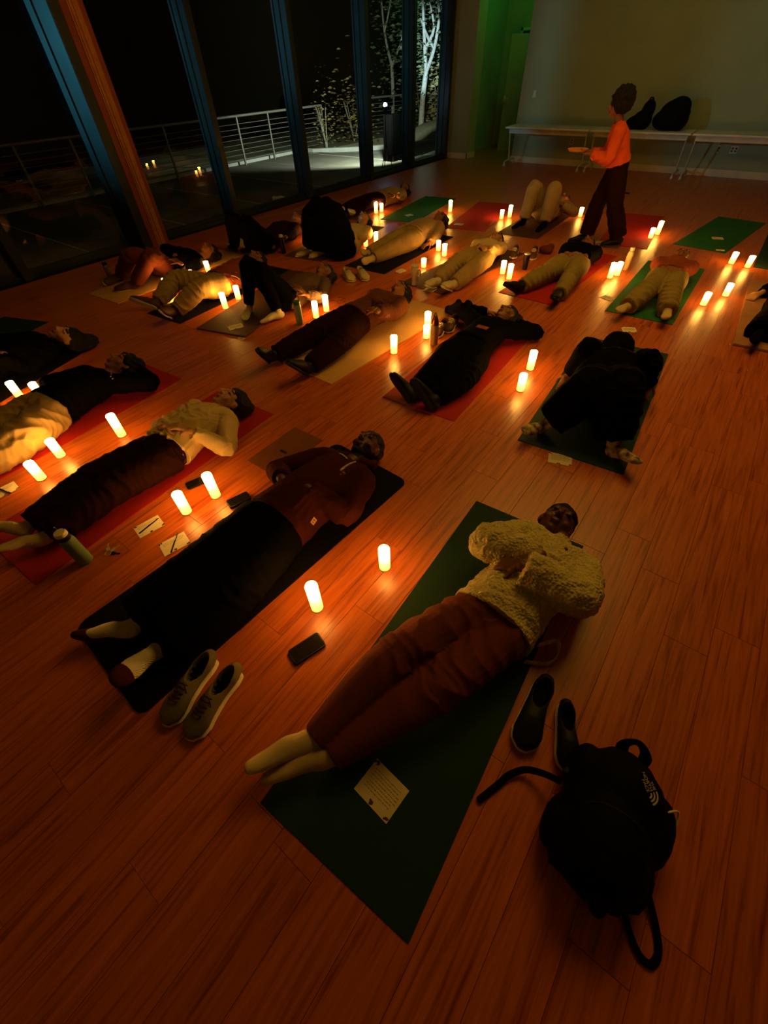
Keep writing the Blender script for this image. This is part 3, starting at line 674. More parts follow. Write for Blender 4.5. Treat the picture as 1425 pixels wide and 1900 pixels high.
tag(obj('mulch_mound', me_, mulch_m, loc=(-9.3, 16.4, -.05), kind='stuff'), 'mound of pale leaf mulch under the spotlit tree', 'mulch')
# lamp on a stand, black cabinet beside it
q = P(717, 311, -.03); t = empty('light_stand', q)
b = B(); tube(b, [(0, 0, .35), (0, 0, 1.05)], [.010, .008], 8, sub=1)
for k in range(3):
    a = 2.1*k+.4; tube(b, [(0, 0, .45), (math.cos(a)*.16, math.sin(a)*.16, .01)], [.010, .008], 8, sub=1)
obj('tripod', b, MT['black'], t)
b = B(); box(b, (0, 0, 1.07), (.10, .06, .08), None, .01); obj('lamp_housing', b, MT['black'], t)
b = B(); ell(b, Vector((0, 0, 1.135)), (.050, .035, .038)); obj('lamp_lens', b, emit('cool_led', (.45, .65, 1.0), 60), t); tag(t, 'small blue-white lamp on a tripod stand outside the fourth pane', 'lamp stand')
_t2 = P(781, 225, .35)
lamp('stand_lamp', 'SPOT', q + Vector((0, .10, 1.10)), 3500, (.50, .76, 1.0), .03, (_t2.x+.2, _t2.y, 1.9), (20, .6))
lamp('stand_glow', 'SPOT', q + Vector((-.05, .06, 1.20)), 650, (.85, .95, .78), .04, (-11.0, 12.2, .0), (122, .6))
c0, c1 = P(724, 300, -.03), P(756, 292, -.03)
ct = empty('cabinet', (c0+c1)/2); b = B(); w_ = (c1-c0).length
ang = math.atan2((c1-c0).y, (c1-c0).x); R_ = Matrix.Rotation(ang, 3, 'Z')
box(b, (0, 0, .52), (w_*1.25, .30, .78), R_, .02); cb = obj('case', b, mat('black_felt', (.0012, .0012, .0012), 1, spec=0), ct)
for sx in (-1, 1):
    for sy in (-1, 1):
        b = B(); box(b, R_ @ Vector((sx*w_*.5, sy*.1, .07)), (.03, .03, .13)); obj('leg', b, MT['black'], ct)
tag(ct, 'black box-shaped cabinet standing outside beside the lamp stand', 'cabinet')

# ---------------------------------------------------------------- mats
def yoga_mat(near, far, side, m, label, Wd=.64, Ln=1.82, th=.005, r=.0, group=None, name='yoga_mat'):
    """near, far = pixels of the two ends of one long edge; side +1: the mat lies to the right of it"""
    a, c = P(*near), P(*far); d = (c-a).normalized(); n = Vector((d.y, -d.x, 0))*side
    ang = math.atan2(d.y, d.x)
    ctr = a + n*Wd/2 + d*Ln/2
    b = B(); nx, ny = 24, 8
    hx, hy = Ln/2, Wd/2
    if r:
        pts = []
        for cx, cy, a0 in ((hx-r, hy-r, 0), (-hx+r, hy-r, 90), (-hx+r, -hy+r, 180), (hx-r, -hy+r, 270)):
            for k in range(7): q = math.radians(a0+15*k); pts.append((cx+r*math.cos(q), cy+r*math.sin(q)))
        slab(b, pts, 0, th)
    else: box(b, (0, 0, th/2), (Ln, Wd, th))
    bmesh.ops.bevel(b, geom=[e for e in b.edges if all(v.co.z > th*.5 for v in e.verts)], offset=th*.3, segments=2, affect='EDGES')
    o = obj(name, b, m, loc=ctr); o.rotation_euler = (0, 0, ang)
    tag(o, label, 'mat', group); return o
MATS = [
 ((483, 1490), (880, 935), 1, 'm_green', 'dark green mat nearest the camera under the fleece sweater person', {}),
 ((140, 1165), (640, 812), 1, 'm_black', 'thick black mat with rounded corners under the hooded person', dict(r=.05, th=.010)),
 ((67, 1086), (523, 758), -1, 'm_red', 'red mat under the person in the cream turtleneck', {}),
 ((0, 891), (196, 782), -1, 'm_red', 'red mat under the person in khaki trousers at the left edge', dict(Ln=1.5)),
 ((107, 683), (185, 636), -1, 'm_black', 'black mat under the face-up dark-clothed person at the left edge', dict(Ln=.55, near_off=1)),
 ((-60, 676), (90, 598), -1, 'm_green', 'dark green empty mat at the left edge', dict(near_off=1)),
 ((523, 672), (757, 550), 1, 'm_tan', 'tan mat under the person in the brown jacket, center of the room', {}),
 ((710, 737), (896, 578), 1, 'm_red', 'bright red mat under the black-clothed person in the middle', {}),
 ((960, 817), (1037, 702), 1, 'm_green', 'dark green mat under the person covered in black, patterned socks', dict(Wd=.70)),
 ((1122, 577), (1197, 490), 1, 'm_green2', 'green mat under the person in khaki trousers on the right', {}),
 ((1024, 567), (1128, 488), -1, 'm_red', 'red mat under the person with black shoes and khaki trousers', dict(Ln=1.95)),
 ((823, 548), (908, 504), -1, 'm_brown', 'brown mat under the person in cream clothes with folded hands', {}),
 ((713, 509), (800, 462), -1, 'm_black', 'black mat under the beige-clothed person whose legs are together', {}),
 ((596, 486), (690, 434), -1, 'm_brown', 'brown mat under the person curled with raised black-clad knees', {}),
 ((473, 465), (574, 427), -1, 'm_tan', 'tan mat under the black-clothed person by the third post', {}),
 ((219, 564), (444, 477), -1, 'm_tan', 'tan mat nearest the windows under the knees-up person', dict(Ln=2.0)),
 ((334, 601), (474, 535), -1, 'm_black', 'black mat under the rust-topped person in pale trousers', dict(Wd=.56)),
 ((365, 611), (425, 573), 1, 'm_brown', 'thick brown mat with a round sticker under the white-socked person', dict(th=.014, Wd=.61)),
 ((921, 433), (990, 392), 1, 'm_brown', 'brown mat under the far person with pale knees raised', dict(Ln=1.5)),
 ((706, 407), (776, 371), 1, 'm_green2', 'green empty mat at the back near the windows', {}),
 ((826, 423), (886, 377), 1, 'm_red', 'red empty mat at the back right of the green one', {}),
 ((1108, 452), (1150, 398), 1, 'm_red', 'red empty mat behind the walking person', {}),
 ((1249, 453), (1330, 404), 1, 'm_green2', 'green empty mat at the back right', {}),
 ((1397, 496), (1425, 434), 1, 'm_green', 'dark green empty mat cut by the right edge', {}),
 ((1358, 641), (1389, 526), 1, 'm_pink', 'thick pinkish tan mat at the right edge', dict(th=.02)),
 ((660, 409), (745, 371), -1, 'm_brown', 'brown mat under the farthest person by the windows', dict(Ln=1.7)),
]
for a, c, sd, m, lb, k in MATS:
    if k.pop('near_off', 0):
        A, C = P(*a), P(*c); d = (C-A).normalized(); n_ = Vector((d.y, -d.x, 0))*sd; k['Ln'] = 1.8
        o = yoga_mat(a, c, sd, MT[m], lb, **k); o.location = C - d*.9 + n_*.32; continue
    yoga_mat(a, c, sd, MT[m], lb, **k)

# ---------------------------------------------------------------- candles
CAND = [ # base px, top px, label
 ((589, 1127), (583, 1087), 'lit LED candle nearest the camera, above the dark phone'),
 ((714, 1052), (713, 1019), 'lit candle between the black mat and the nearest green mat'),
 ((347, 950), (337, 916), 'lit candle beside the two cards with pens'),
 ((401, 920), (389, 881), 'lit candle right of the one by the cards, next to a phone'),
 ((78, 888), (61, 860), 'lowest candle of three in a line left of the turtleneck person'),
 ((114, 846), (98, 815), 'middle candle of three in a line left of the turtleneck person'),
 ((227, 808), (210, 772), 'uppermost candle of three in a line left of the turtleneck person'),
 ((38, 737), (24, 709), 'taller candle of two at the left edge behind khaki trousers'),
 ((76, 735), (63, 711), 'shorter candle of two at the left edge behind khaki trousers'),
 ((419, 572), (411, 545), 'lower left candle of the pair left of the white socks'),
 ((443, 555), (437, 532), 'upper right candle of the pair left of the white socks'),
 ((587, 589), (582, 561), 'left candle of the pair beside the aqua bottle'),
 ((606, 577), (601, 548), 'right candle of the pair beside the aqua bottle'),
 ((572, 445), (571, 425), 'single candle between the black-clad person and the curled one'),
 ((679, 457), (678, 434), 'left candle of the pair at the beige person\'s feet'),
 ((698, 452), (698, 432), 'right candle of the pair at the beige person\'s feet'),
 ((698, 396), (697, 375), 'left candle of the pair at the corner of the back green mat'),
 ((708, 393), (708, 378), 'right shorter candle of the pair at the corner of the back green mat'),
 ((835, 393), (835, 371), 'candle between the back green mat and back red mat'),
 ((813, 465), (814, 445), 'left candle of the pair by the beige person\'s hand'),
 ((824, 475), (824, 454), 'right candle of the pair by the beige person\'s hand'),
 ((786, 496), (786, 479), 'short candle beside the white tumbler with a straw'),
 ((731, 655), (731, 621), 'single candle right of the tan mat'),
 ((793, 606), (793, 580), 'rear candle of two left of the cream bottle'),
 ((791, 627), (792, 605), 'front candle of two left of the cream bottle'),
 ((313, 540), (305, 516), 'leftmost of three candles between the tan mat and pale trousers'),
 ((357, 518), (354, 503), 'middle of three candles between the tan mat and pale trousers'),
 ((387, 504), (383, 485), 'rightmost of three candles between the tan mat and pale trousers'),
 ((930, 406), (931, 391), 'shorter candle of the pair left of the far raised knees'),
 ((945, 403), (946, 381), 'taller candle of the pair left of the far raised knees'),
 ((1076, 402), (1076, 386), 'single candle right of the far raised knees'),
 ((932, 508), (933, 485), 'left candle of the pair left of the black tumbler'),
 ((944, 518), (946, 490), 'right candle of the pair left of the black tumbler'),
 ((1131, 516), (1134, 489), 'left candle of the touching pair beside the white bottle'),
 ((1144, 511), (1148, 488), 'right candle of the touching pair beside the white bottle'),
 ((1219, 435), (1224, 411), 'rear right candle of the pair between the red and green back mats'),
 ((1206, 442), (1209, 422), 'front left candle of the pair between the red and green back mats'),
 ((1356, 489), (1362, 467), 'tallest candle in front of the right back green mat'),
 ((1386, 496), (1391, 477), 'candle beside the dark green mat at the right edge'),
 ((1345, 549), (1352, 525), 'candle left of the pinkish mat corner'),
 ((1304, 566), (1309, 545), 'candle right of the green mat with the khaki person'),
 ((983, 685), (986, 650), 'taller candle left of the person covered in black'),
 ((965, 724), (967, 694), 'shorter candle left of the person covered in black'),
]
cm = {}
def candle(loc, h, r, label):
    key = (round(h, 2), round(r, 3)); h, r = key
    t = empty('candle', loc)
    if key not in cm:
        b = B(); lathe(b, [(r*.94, 0), (r, .004), (r, h-.006), (r*.93, h), (r*.80, h-.002), (r*.62, h-.012), (r*.3, h-.016)], 24)
        body = obj('wax_body', b, MT['wax'], t)
        b = B(); tube(b, [(0, 0, h-.018), (0, 0, h-.008), (.001, 0, h+.006)], [.0035, .005, .0015], 8); fl = obj('led_flame', b, MT['flame'], t)
        b = B(); lathe(b, [(r*.98, 0), (r*1.0, .0012), (r*1.0, .003), (r*.98, .004)], 24); base = obj('base_ring', b, MT['white'], t)
        cm[key] = (body, fl, base)
    else:
        for c in cm[key]: n = c.copy(); COL.objects.link(n); n.parent = t
    tag(t, label, 'candle', 'lit LED pillar candles on the floor')
def height_at(bp, tp):
    A = P(*bp); best = (1e9, .15)
    for i in range(60):
        z = .06+.0025*i; d = A + Vector((0, 0, z)) - CPOS; w = d.dot(CF); y = 950 - F_PX*d.dot(CU)/w
        best = min(best, (abs(y-tp[1]), z))
    return A, best[1]
for bp, tp, lb in CAND:
    A, h = height_at(bp, tp); h = min(.19, max(.10, h))
    A.z = .0005
    candle(A, round(h/.02)*.02, .0305, lb)

# ---------------------------------------------------------------- the people
CL = dict(
    fleece=mat('cream_fleece', (.66, .56, .26), .95, (.50, .41, .17), 30, bump=1.0, bscale=75, kind='fleece', spec=.1),
    rust_pants=cloth('rust_brown_cotton', (.16, .036, .014), bscale=160),
    cream=cloth('cream_knit', (.62, .45, .22), col2=(.52, .37, .17)),
    sock=cloth('cream_sock', (.66, .50, .24), kind='wave', bscale=90, bump=.5),
    wsock=cloth('white_sock', (.75, .66, .48), kind='wave', bscale=90, bump=.5),
    black=cloth('black_cloth', (.0035, .003, .003), bscale=140, spec=.03),
    dkbrown=cloth('dark_maroon_cotton', (.055, .010, .006), spec=.06),
    dkpants=cloth('dark_brown_trousers', (.020, .005, .004), spec=.05),
    khaki=cloth('khaki_cotton', (.40, .27, .11), col2=(.30, .20, .08)),
    olive=cloth('olive_khaki_cotton', (.30, .22, .08), col2=(.22, .16, .055)),
    brown=cloth('brown_jacket', (.13, .040, .016)),
    rust=cloth('rust_shirt', (.30, .065, .022)),
    grey=cloth('dark_grey_shirt', (.12, .07, .05), kind='wave', bscale=20, bump=.2),
    beige=cloth('beige_cotton', (.42, .27, .13)),
    orange=cloth('orange_shirt', (.75, .10, .025)),
    navy=cloth('patterned_sock', (.60, .48, .30), col2=(.05, .02, .02), nscale=28),
    shoe=mat('black_shoe', (.006, .005, .005), .6, nscale=8, bump=.2),
    shoe_br=mat('brown_shoe', (.10, .035, .018), .6, nscale=8, bump=.2),
    shoe_ol=mat('olive_shoe_mesh', (.16, .13, .045), .8, nscale=8, bump=.4, bscale=300),
    shoe_w=mat('cream_shoe', (.62, .50, .28), .6, nscale=8, bump=.2),
)
sup = {}
# P1 nearest, fleece
p1 = person('person in cream fleece sweater and rust trousers lying on the nearest green mat',
    (915, 1152, .125), (1036, 1012, .13), (1030, 974, .125), face=(0, -.25, 1), crown=(.12, 1, -.05),
    arms=dict(R=((885, 990, .19), (1005, 1030, .25), (1050, 1050, .20)), L=((1112, 1085, .13), (968, 1050, .31), (915, 1042, .25))),
    legs=dict(R=((738, 1218, .17), (588, 1366, .10), (470, 1412, .13)), L=((792, 1282, .12), (604, 1408, .07), (490, 1442, .07))),
    s=1.0, skin='dark', vox=.0055, hair=dict(style='short', m=CURL, amp=.004), belly=.02, curl=.5,
    top=dict(m=CL['fleece'], g=.030, sg=.016, amp=.006, freq=8, down=-.03, fine=.0014, cuff=1.15, collar=1, name='fleece_sweater', v=.0055, sleeve=.95),
    pants=dict(m=CL['rust_pants'], g=.024, amp=.010, freq=8, w=(1.05, 1.08, .98), v=.0065, end=1.03), feet=dict(m=CL['sock'], up=.25, g=.008))
# P2 hooded, black blanket-like trousers
p2 = person('person in dark hooded sweatshirt and wide black trousers on the thick black mat',
    (507, 975, .125), (648, 862, .13), (679, 833, .125), face=(-.1, -.2, 1),
    arms=dict(R=((560, 862, .12), (522, 888, .24), (540, 915, .24)), L=((662, 975, .10), (570, 905, .26), (528, 885, .24))),
    legs=dict(R=((365, 1065, .12), (252, 1160, .07), (160, 1172, .09)), L=((425, 1105, .12), (305, 1196, .07), (245, 1240, .15))),
    s=1.0, z0=.012, skin='dark', vox=.0055, hair=dict(style='short', beard=1), belly=.02, curl=.3,
    top=dict(m=CL['dkbrown'], g=.026, amp=.0045, freq=8, down=.03, hood=1, name='hooded_sweatshirt', v=.0065),
    pants=dict(m=CL['black'], g=.04, amp=.005, w=(1.15, 1.35, 1.7), end=.90, v=.010, skirt=(.17, .18)), feet=dict(m=CL['wsock'], up=.16))
# P3 turtleneck
p3 = person('person in cream turtleneck and dark trousers lying on red mat, hands folded on belly',
    (303, 840, .12), (402, 762, .12), (428, 747, .13), face=(-.25, .0, 1), crown=(.35, 1, .05),
    arms=dict(R=((288, 800, .13), (305, 793, .25), (330, 790, .25)), L=((410, 842, .08), (355, 800, .22), (308, 782, .25))),
    legs=dict(R=((165, 893, .12), (40, 985, .07), (-20, 985, .12)), L=((180, 930, .12), (66, 1010, .07), (-10, 1028, .12))),
    s=.94, skin='tan', vox=.006, hair=dict(style='bun'),
    top=dict(m=CL['cream'], g=.020, amp=.010, freq=14, down=.08, collar=1, name='turtleneck', v=.0065),
    pants=dict(m=CL['dkpants'], g=.026, amp=.006, w=(1.05, 1.15, 1.25), v=.008), feet=dict(m=CL['sock'], up=.2))
# P4 left, khaki
p4 = person('person in black top and khaki trousers by the left edge, arm behind head',
    (93, 758, .125), (197, 697, .13), (228, 680, .14), face=(-.15, -.1, 1),
    arms=dict(R=((150, 690, .12), (110, 728, .14), (80, 742, .14)), L=((283, 728, .12), (262, 690, .10), (240, 680, .06))),
    legs=dict(R=((-5, 800, .16), (-120, 850, .08), (-150, 870, .15)), L=((15, 845, .15), (-95, 900, .08), (-130, 930, .15))),
    s=1.0, skin='brown', vox=.008, hair=dict(style='curly', m=CURL),
    top=dict(m=CL['black'], g=.024, amp=.005), pants=dict(m=CL['khaki'], g=.032, amp=.009, w=(1.15, 1.3, 1.3)), feet=dict(m=CL['sock']))
# P5 far left, face up
p5 = person('person in dark clothes with long dark hair, cut by the left edge',
    (-60, 695, .12), (92, 633, .12), (124, 627, .12), face=(0, -.2, 1),
    arms=dict(R=((20, 612, .10), (-20, 650, .2), (6, 650, .24)), L=((30, 680, .10), (-10, 665, .22), (10, 640, .24))),
    legs=dict(R=((-200, 730, .12), (-330, 770, .08), (-345, 775, .18)), L=((-180, 760, .12), (-300, 810, .08), (-320, 820, .18))),
    s=.98, skin='tan', vox=.009, hair=dict(style='spread'),
    top=dict(m=CL['black'], g=.024), pants=dict(m=CL['dkpants'], g=.02), feet=dict(m=CL['sock']))
# P6 centre, brown jacket
p6 = person('person in brown jacket with crossed arms on the tan mat, black shoes',
    (655, 594, .125), (727, 556, .13), (741, 543, .125), face=(-.1, -.1, 1),
    arms=dict(R=((673, 548, .12), (705, 572, .25), (728, 585, .25)), L=((743, 602, .09), (700, 577, .27), (675, 562, .26))),
    legs=dict(R=((580, 622, .13), (508, 660, .08), (490, 655, .17)), L=((622, 640, .13), (575, 680, .08), (556, 678, .14))),
    s=1.02, skin='brown', vox=.008, hair=dict(style='curly', m=HAIR),
    top=dict(m=CL['brown'], g=.028, amp=.007, freq=13, name='jacket', down=.0), pants=dict(m=CL['dkpants'], g=.026, amp=.006, w=(1.1, 1.2, 1.2)), feet=dict(m=CL['shoe'], kind='shoe', sole=CL['shoe']))
# P7 black on bright red mat
p7 = person('person in black clothes on the bright red mat, arms behind the head',
    (868, 650, .12), (920, 601, .12), (938, 589, .13), face=(-.35, .1, 1),
    arms=dict(R=((880, 590, .12), (905, 580, .10), (925, 580, .07)), L=((968, 625, .12), (958, 600, .08), (945, 593, .06))),
    legs=dict(R=((815, 685, .13), (768, 728, .07), (746, 712, .12)), L=((850, 712, .12), (808, 742, .07), (788, 728, .13))),
    s=.98, skin='brown', vox=.008, hair=dict(style='long'),
    top=dict(m=CL['black'], g=.022), pants=dict(m=CL['black'], g=.030, w=(1.3, 1.4, 1.1)), feet=dict(m=CL['shoe'], kind='shoe', sole=CL['shoe']))
# P8 black puffy
p8 = person('person in bulky black clothing on dark green mat, patterned socks turned outward',
    (1115, 735, .13), (1137, 676, .14), (1142, 652, .14), face=(0, 0, 1),
    arms=dict(R=((1072, 650, .38), (1058, 695, .10), (1042, 716, .06)), L=((1212, 665, .40), (1200, 712, .12), (1195, 735, .10))),
    legs=dict(R=((1060, 752, .13), (1012, 788, .07), (980, 796, .12)), L=((1140, 775, .13), (1138, 828, .07), (1168, 848, .10))),
    s=1.02, skin='brown', vox=.009, belly=.09, hair=dict(style='curly', m=CURL),
    top=dict(m=CL['black'], g=.085, sg=-.040, amp=.012, freq=7, hood=3, name='puffer_coat', down=-.20), pants=dict(m=CL['black'], g=.05, w=(1.25, 1.35, 1.3), amp=.008, end=.88), feet=dict(m=CL['navy'], up=.25))
# P9 right, green mat
p9 = person('person in khaki trousers and rust top lying on green mat with folded arms',
    (1238, 518, .12), (1254, 490, .13), (1261, 480, .14), face=(0, -.1, 1),
    arms=dict(R=((1192, 512, .12), (1230, 500, .25), (1258, 500, .25)), L=((1290, 524, .12), (1255, 503, .26), (1230, 498, .25))),
    legs=dict(R=((1195, 545, .14), (1163, 570, .07), (1140, 572, .20)), L=((1242, 552, .14), (1238, 580, .07), (1234, 586, .22))),
    s=1.0, skin='brown', vox=.009, hair=dict(style='short'),
    top=dict(m=CL['rust'], g=.02), pants=dict(m=CL['olive'], g=.026, w=(1.1, 1.2, 1.3), amp=.008, freq=13), feet=dict(m=CL['sock'], up=.3))
# P10 khaki, black top on red
p10 = person('person in black top and khaki trousers with black shoes on red mat',
    (1062, 490, .12), (1080, 464, .13), (1088, 457, .13), face=(-.1, 0, 1),
    arms=dict(R=((1030, 474, .12), (1052, 472, .25), (1072, 474, .25)), L=((1108, 498, .10), (1080, 477, .26), (1058, 468, .25))),
    legs=dict(R=((1003, 513, .14), (960, 535, .07), (940, 528, .15)), L=((1052, 523, .14), (1034, 552, .07), (1022, 548, .22))),
    s=1.0, skin='brown', vox=.009, hair=dict(style='long'),
    top=dict(m=CL['black'], g=.03), pants=dict(m=CL['olive'], g=.028, w=(1.1, 1.15, 1.15), amp=.008, freq=13), feet=dict(m=CL['shoe'], kind='shoe', sole=CL['shoe']))
# P11 cream
p11 = person('person all in cream with hands clasped, lying right of the tumbler with straw',
    (886, 480, .12), (910, 455, .12), (919, 447, .13), face=(-.1, 0, 1),
    arms=dict(R=((870, 455, .14), (890, 456, .27), (902, 462, .27)), L=((924, 480, .12), (905, 460, .27), (890, 454, .27))),
    legs=dict(R=((842, 494, .14), (812, 522, .07), (792, 524, .14)), L=((868, 506, .14), (842, 528, .07), (824, 526, .16))),
    s=1.0, skin='tan', vox=.009, hair=dict(style='bun', m=HAIRB),
    top=dict(m=CL['cream'], g=.018), pants=dict(m=CL['khaki'], g=.028, w=(1.05, 1.1, 1.1), amp=.008, freq=13), feet=dict(m=CL['shoe_w'], kind='shoe'))
# P12 beige
p12 = person('person in beige clothes with legs together and one hand on the floor',
    (762, 440, .12), (799, 418, .12), (815, 409, .13), face=(0, 0, 1),
    arms=dict(R=((770, 418, .10), (755, 432, .12), (745, 440, .10)), L=((822, 446, .07), (793, 458, .05), (778, 464, .04))),
    legs=dict(R=((722, 452, .13), (683, 470, .08), (672, 465, .18)), L=((728, 462, .10), (690, 480, .07), (672, 486, .12))),
    s=1.04, skin='brown', vox=.009, hair=dict(style='curly', m=HAIR),
    top=dict(m=CL['beige'], g=.026, amp=.007), pants=dict(m=CL['khaki'], g=.032, w=(1.1, 1.1, 1.0), amp=.009, freq=14), feet=dict(m=CL['sock'], up=.2))
# P13 raised knees, black skirt
p13 = person('person in wide black trousers with raised knees and a cream top',
    (633, 459, .12), (664, 428, .13), (675, 409, .14), face=(-.2, 0, 1),
    arms=dict(R=((645, 425, .10), (640, 445, .2), (645, 455, .22)), L=((672, 442, .12), (655, 446, .22), (645, 440, .26))),
    legs=dict(R=((612, 400, .46), (580, 462, .07), (556, 470, .04)), L=((650, 408, .44), (600, 462, .07), (575, 474, .04))),
    s=1.0, skin='tan', vox=.010, hair=dict(style='long'),
    top=dict(m=CL['cream'], g=.03, amp=.006), pants=dict(m=CL['black'], g=.06, w=(1.5, 1.8, 1.5), amp=.007), feet=dict(m=CL['shoe_w'], kind='shoe'))
# P14 farthest by the window
p14 = person('farthest person lying by the windows, dark trousers, pale soles toward the camera',
    (700, 371, .12), (738, 358, .12), (750, 351, .12), face=(0, 0, 1),
    arms=dict(R=((715, 352, .10), (722, 362, .22), (732, 364, .24)), L=((752, 368, .10), (735, 364, .24), (722, 358, .24))),
    legs=dict(R=((668, 372, .13), (636, 388, .09), (628, 378, .24)), L=((682, 380, .13), (655, 394, .09), (648, 384, .24))),
    s=.98, skin='brown', vox=.011, hair=dict(style='long'),
    top=dict(m=CL['beige'], g=.022), pants=dict(m=CL['dkpants'], g=.02), feet=dict(m=CL['wsock'], up=.15))
# P15 knees up in black
p15 = person('person in black with raised knees and lifted chin, beside the black bottle',
    (490, 452, .12), (535, 421, .13), (552, 409, .13), face=(-.1, 0, 1),
    arms=dict(R=((505, 425, .10), (490, 440, .22), (495, 447, .24)), L=((545, 440, .08), (520, 448, .16), (505, 444, .22))),
    legs=dict(R=((452, 408, .42), (436, 456, .07), (420, 452, .04)), L=((476, 412, .42), (466, 462, .07), (448, 462, .04))),
    s=.98, skin='brown', vox=.010, hair=dict(style='short'),
    top=dict(m=CL['dkpants'], g=.024), pants=dict(m=CL['black'], g=.022, w=(1.1, 1.2, 1.2)), feet=dict(m=CL['black']))
# P16 rust top pale trousers
p16 = person('person in rust shirt and pale trousers, left of the white-socked person',
    (402, 528, .12), (460, 493, .12), (476, 484, .13), face=(-.1, 0, 1),
    arms=dict(R=((415, 500, .12), (425, 510, .2), (445, 512, .2)), L=((448, 535, .08), (415, 545, .07), (400, 548, .06))),
    legs=dict(R=((348, 532, .13), (290, 560, .07), (260, 556, .11)), L=((372, 548, .12), (325, 577, .07), (305, 575, .16))),
    s=1.02, skin='brown', vox=.009, hair=dict(style='short'),
    top=dict(m=CL['rust'], g=.022, amp=.006), pants=dict(m=CL['khaki'], g=.030, w=(1.1, 1.15, 1.1), amp=.009, freq=13), feet=dict(m=CL['shoe_br'], kind='shoe'))
# P17 black trousers white socks
p17 = person('person with bent black-clad knees and bright white ankle socks on the stickered brown mat',
    (528, 555, .12), (586, 520, .12), (601, 508, .13), face=(-.1, 0, 1),
    arms=dict(R=((555, 522, .10), (545, 530, .22), (560, 536, .22)), L=((600, 548, .08), (570, 548, .18), (556, 536, .24))),
    legs=dict(R=((482, 498, .42), (462, 568, .08), (452, 590, .05)), L=((500, 500, .42), (515, 578, .08), (485, 594, .05))),
    z0=.016, s=1.0, skin='brown', vox=.009, hair=dict(style='long'),
    top=dict(m=CL['grey'], g=.022, amp=.006), pants=dict(m=CL['black'], g=.018, w=(1.0, 1.0, .95)), feet=dict(m=CL['wsock'], up=.25))
# P18 reddish knees
p18 = person('person nearest the wide window post with bent maroon-clad knees and dark top',
    (305, 492, .12), (368, 477, .12), (387, 468, .12), face=(0, 0, 1),
    arms=dict(R=((335, 462, .10), (320, 470, .22), (330, 476, .24)), L=((360, 492, .08), (335, 488, .2), (322, 480, .24))),
    legs=dict(R=((262, 455, .42), (222, 510, .07), (205, 520, .05)), L=((285, 462, .42), (252, 525, .07), (225, 532, .05))),
    s=1.0, skin='brown', vox=.010, hair=dict(style='long'),
    top=dict(m=CL['black'], g=.022), pants=dict(m=CL['rust_pants'], g=.022, w=(1.1, 1.1, 1.1)), feet=dict(m=CL['shoe_br'], kind='shoe', sole=CL['wsock']))
# P19 far raised khaki knees
p19 = person('far person with two pale khaki raised knees facing the camera, between back candles',
    (-2.72, 7.80, .12), (-2.70, 8.31, .13), (-2.69, 8.50, .14), face=(0, 0, 1),
    arms=dict(R=((-3.0, 8.05, .1), (-2.85, 7.95, .24), (-2.75, 7.95, .25)), L=((-2.35, 8.05, .12), (-2.52, 7.92, .22), (-2.62, 7.95, .25))),
    legs=dict(R=((-2.88, 7.5, .9), (-2.87, 7.38, .08), (-2.92, 7.2, .04)), L=((-2.53, 7.5, .9), (-2.54, 7.40, .08), (-2.55, 7.2, .04))),
    s=1.0, skin='brown', vox=.010, hair=dict(style='short'),
    top=dict(m=CL['beige'], g=.025), pants=dict(m=CL['khaki'], g=.03, w=(1.1, 1.2, 1.1)), feet=dict(m=CL['black']))
# P21 right edge
p21 = person('person in black cut off by the right edge, hand resting on the pinkish mat',
    (1475, 560, .12), (1500, 515, .12), (1508, 500, .12), face=(0, 0, 1),
    arms=dict(R=((1440, 535, .10), (1410, 545, .07), (1384, 556, .05)), L=((1530, 560, .1), (1505, 545, .2), (1490, 535, .24))),
    legs=dict(R=((1440, 590, .13), (1405, 625, .08), (1395, 640, .15)), L=((1475, 610, .13), (1440, 650, .08), (1432, 662, .15))),
    z0=.022, s=1.0, skin='tan', vox=.009, hair=dict(style='short'),
    top=dict(m=CL['black'], g=.03), pants=dict(m=CL['black'], g=.04, w=(1.2, 1.35, 1.5)), feet=dict(m=CL['black']))
# P20 walking with a tray
gnd = P(1112, 455); fx = Vector((-.86, -.30, 0)).normalized(); lx = Vector((0, 0, 1)).cross(fx)   # walking to the left of the picture
Q = lambda f, l, z: gnd + fx*f + lx*l + Vector((0, 0, z))
p20 = person('walking person with round black curls in an orange top carrying a small tray',
    Q(.06, 0, .84), Q(.20, 0, 1.24), Q(.25, 0, 1.39), face=fx + Vector((0, 0, -.15)), crown=(0, 0, 1), front=fx,
    arms=dict(L=(Q(.15, .24, .96), Q(.42, .10, .97), Q(.52, .05, .97)), R=(Q(.15, -.24, .96), Q(.42, -.10, .97), Q(.52, -.05, .97))),
    legs=dict(R=(Q(.16, -.09, .48), Q(.20, -.09, .08), Q(.40, -.09, .03)), L=(Q(.02, .09, .46), Q(-.20, .09, .10), Q(-.02, .09, .04))),
    s=.92, skin='brown', vox=.010, z0=.002, handn={'L': (0, 0, 1), 'R': (0, 0, 1)}, hair=dict(style='afro', m=CURL),
    top=dict(m=CL['orange'], g=.022, down=.08), pants=dict(m=CL['dkpants'], g=.026, w=(1.1, 1.25, 1.6), end=.97), feet=dict(m=CL['shoe'], kind='shoe', sole=CL['shoe']))
tr_ = Q(.58, 0, .985); b = B(); lathe(b, [(.02, 0), (.10, 0), (.125, .022), (.118, .022), (.096, .006), (.02, .006)], 28); ty = obj('tray', b, cloth('wicker', (.62, .26, .06), kind='wave', bscale=60), loc=tr_); tag(ty, 'small round wicker tray carried by the walking person', 'tray')

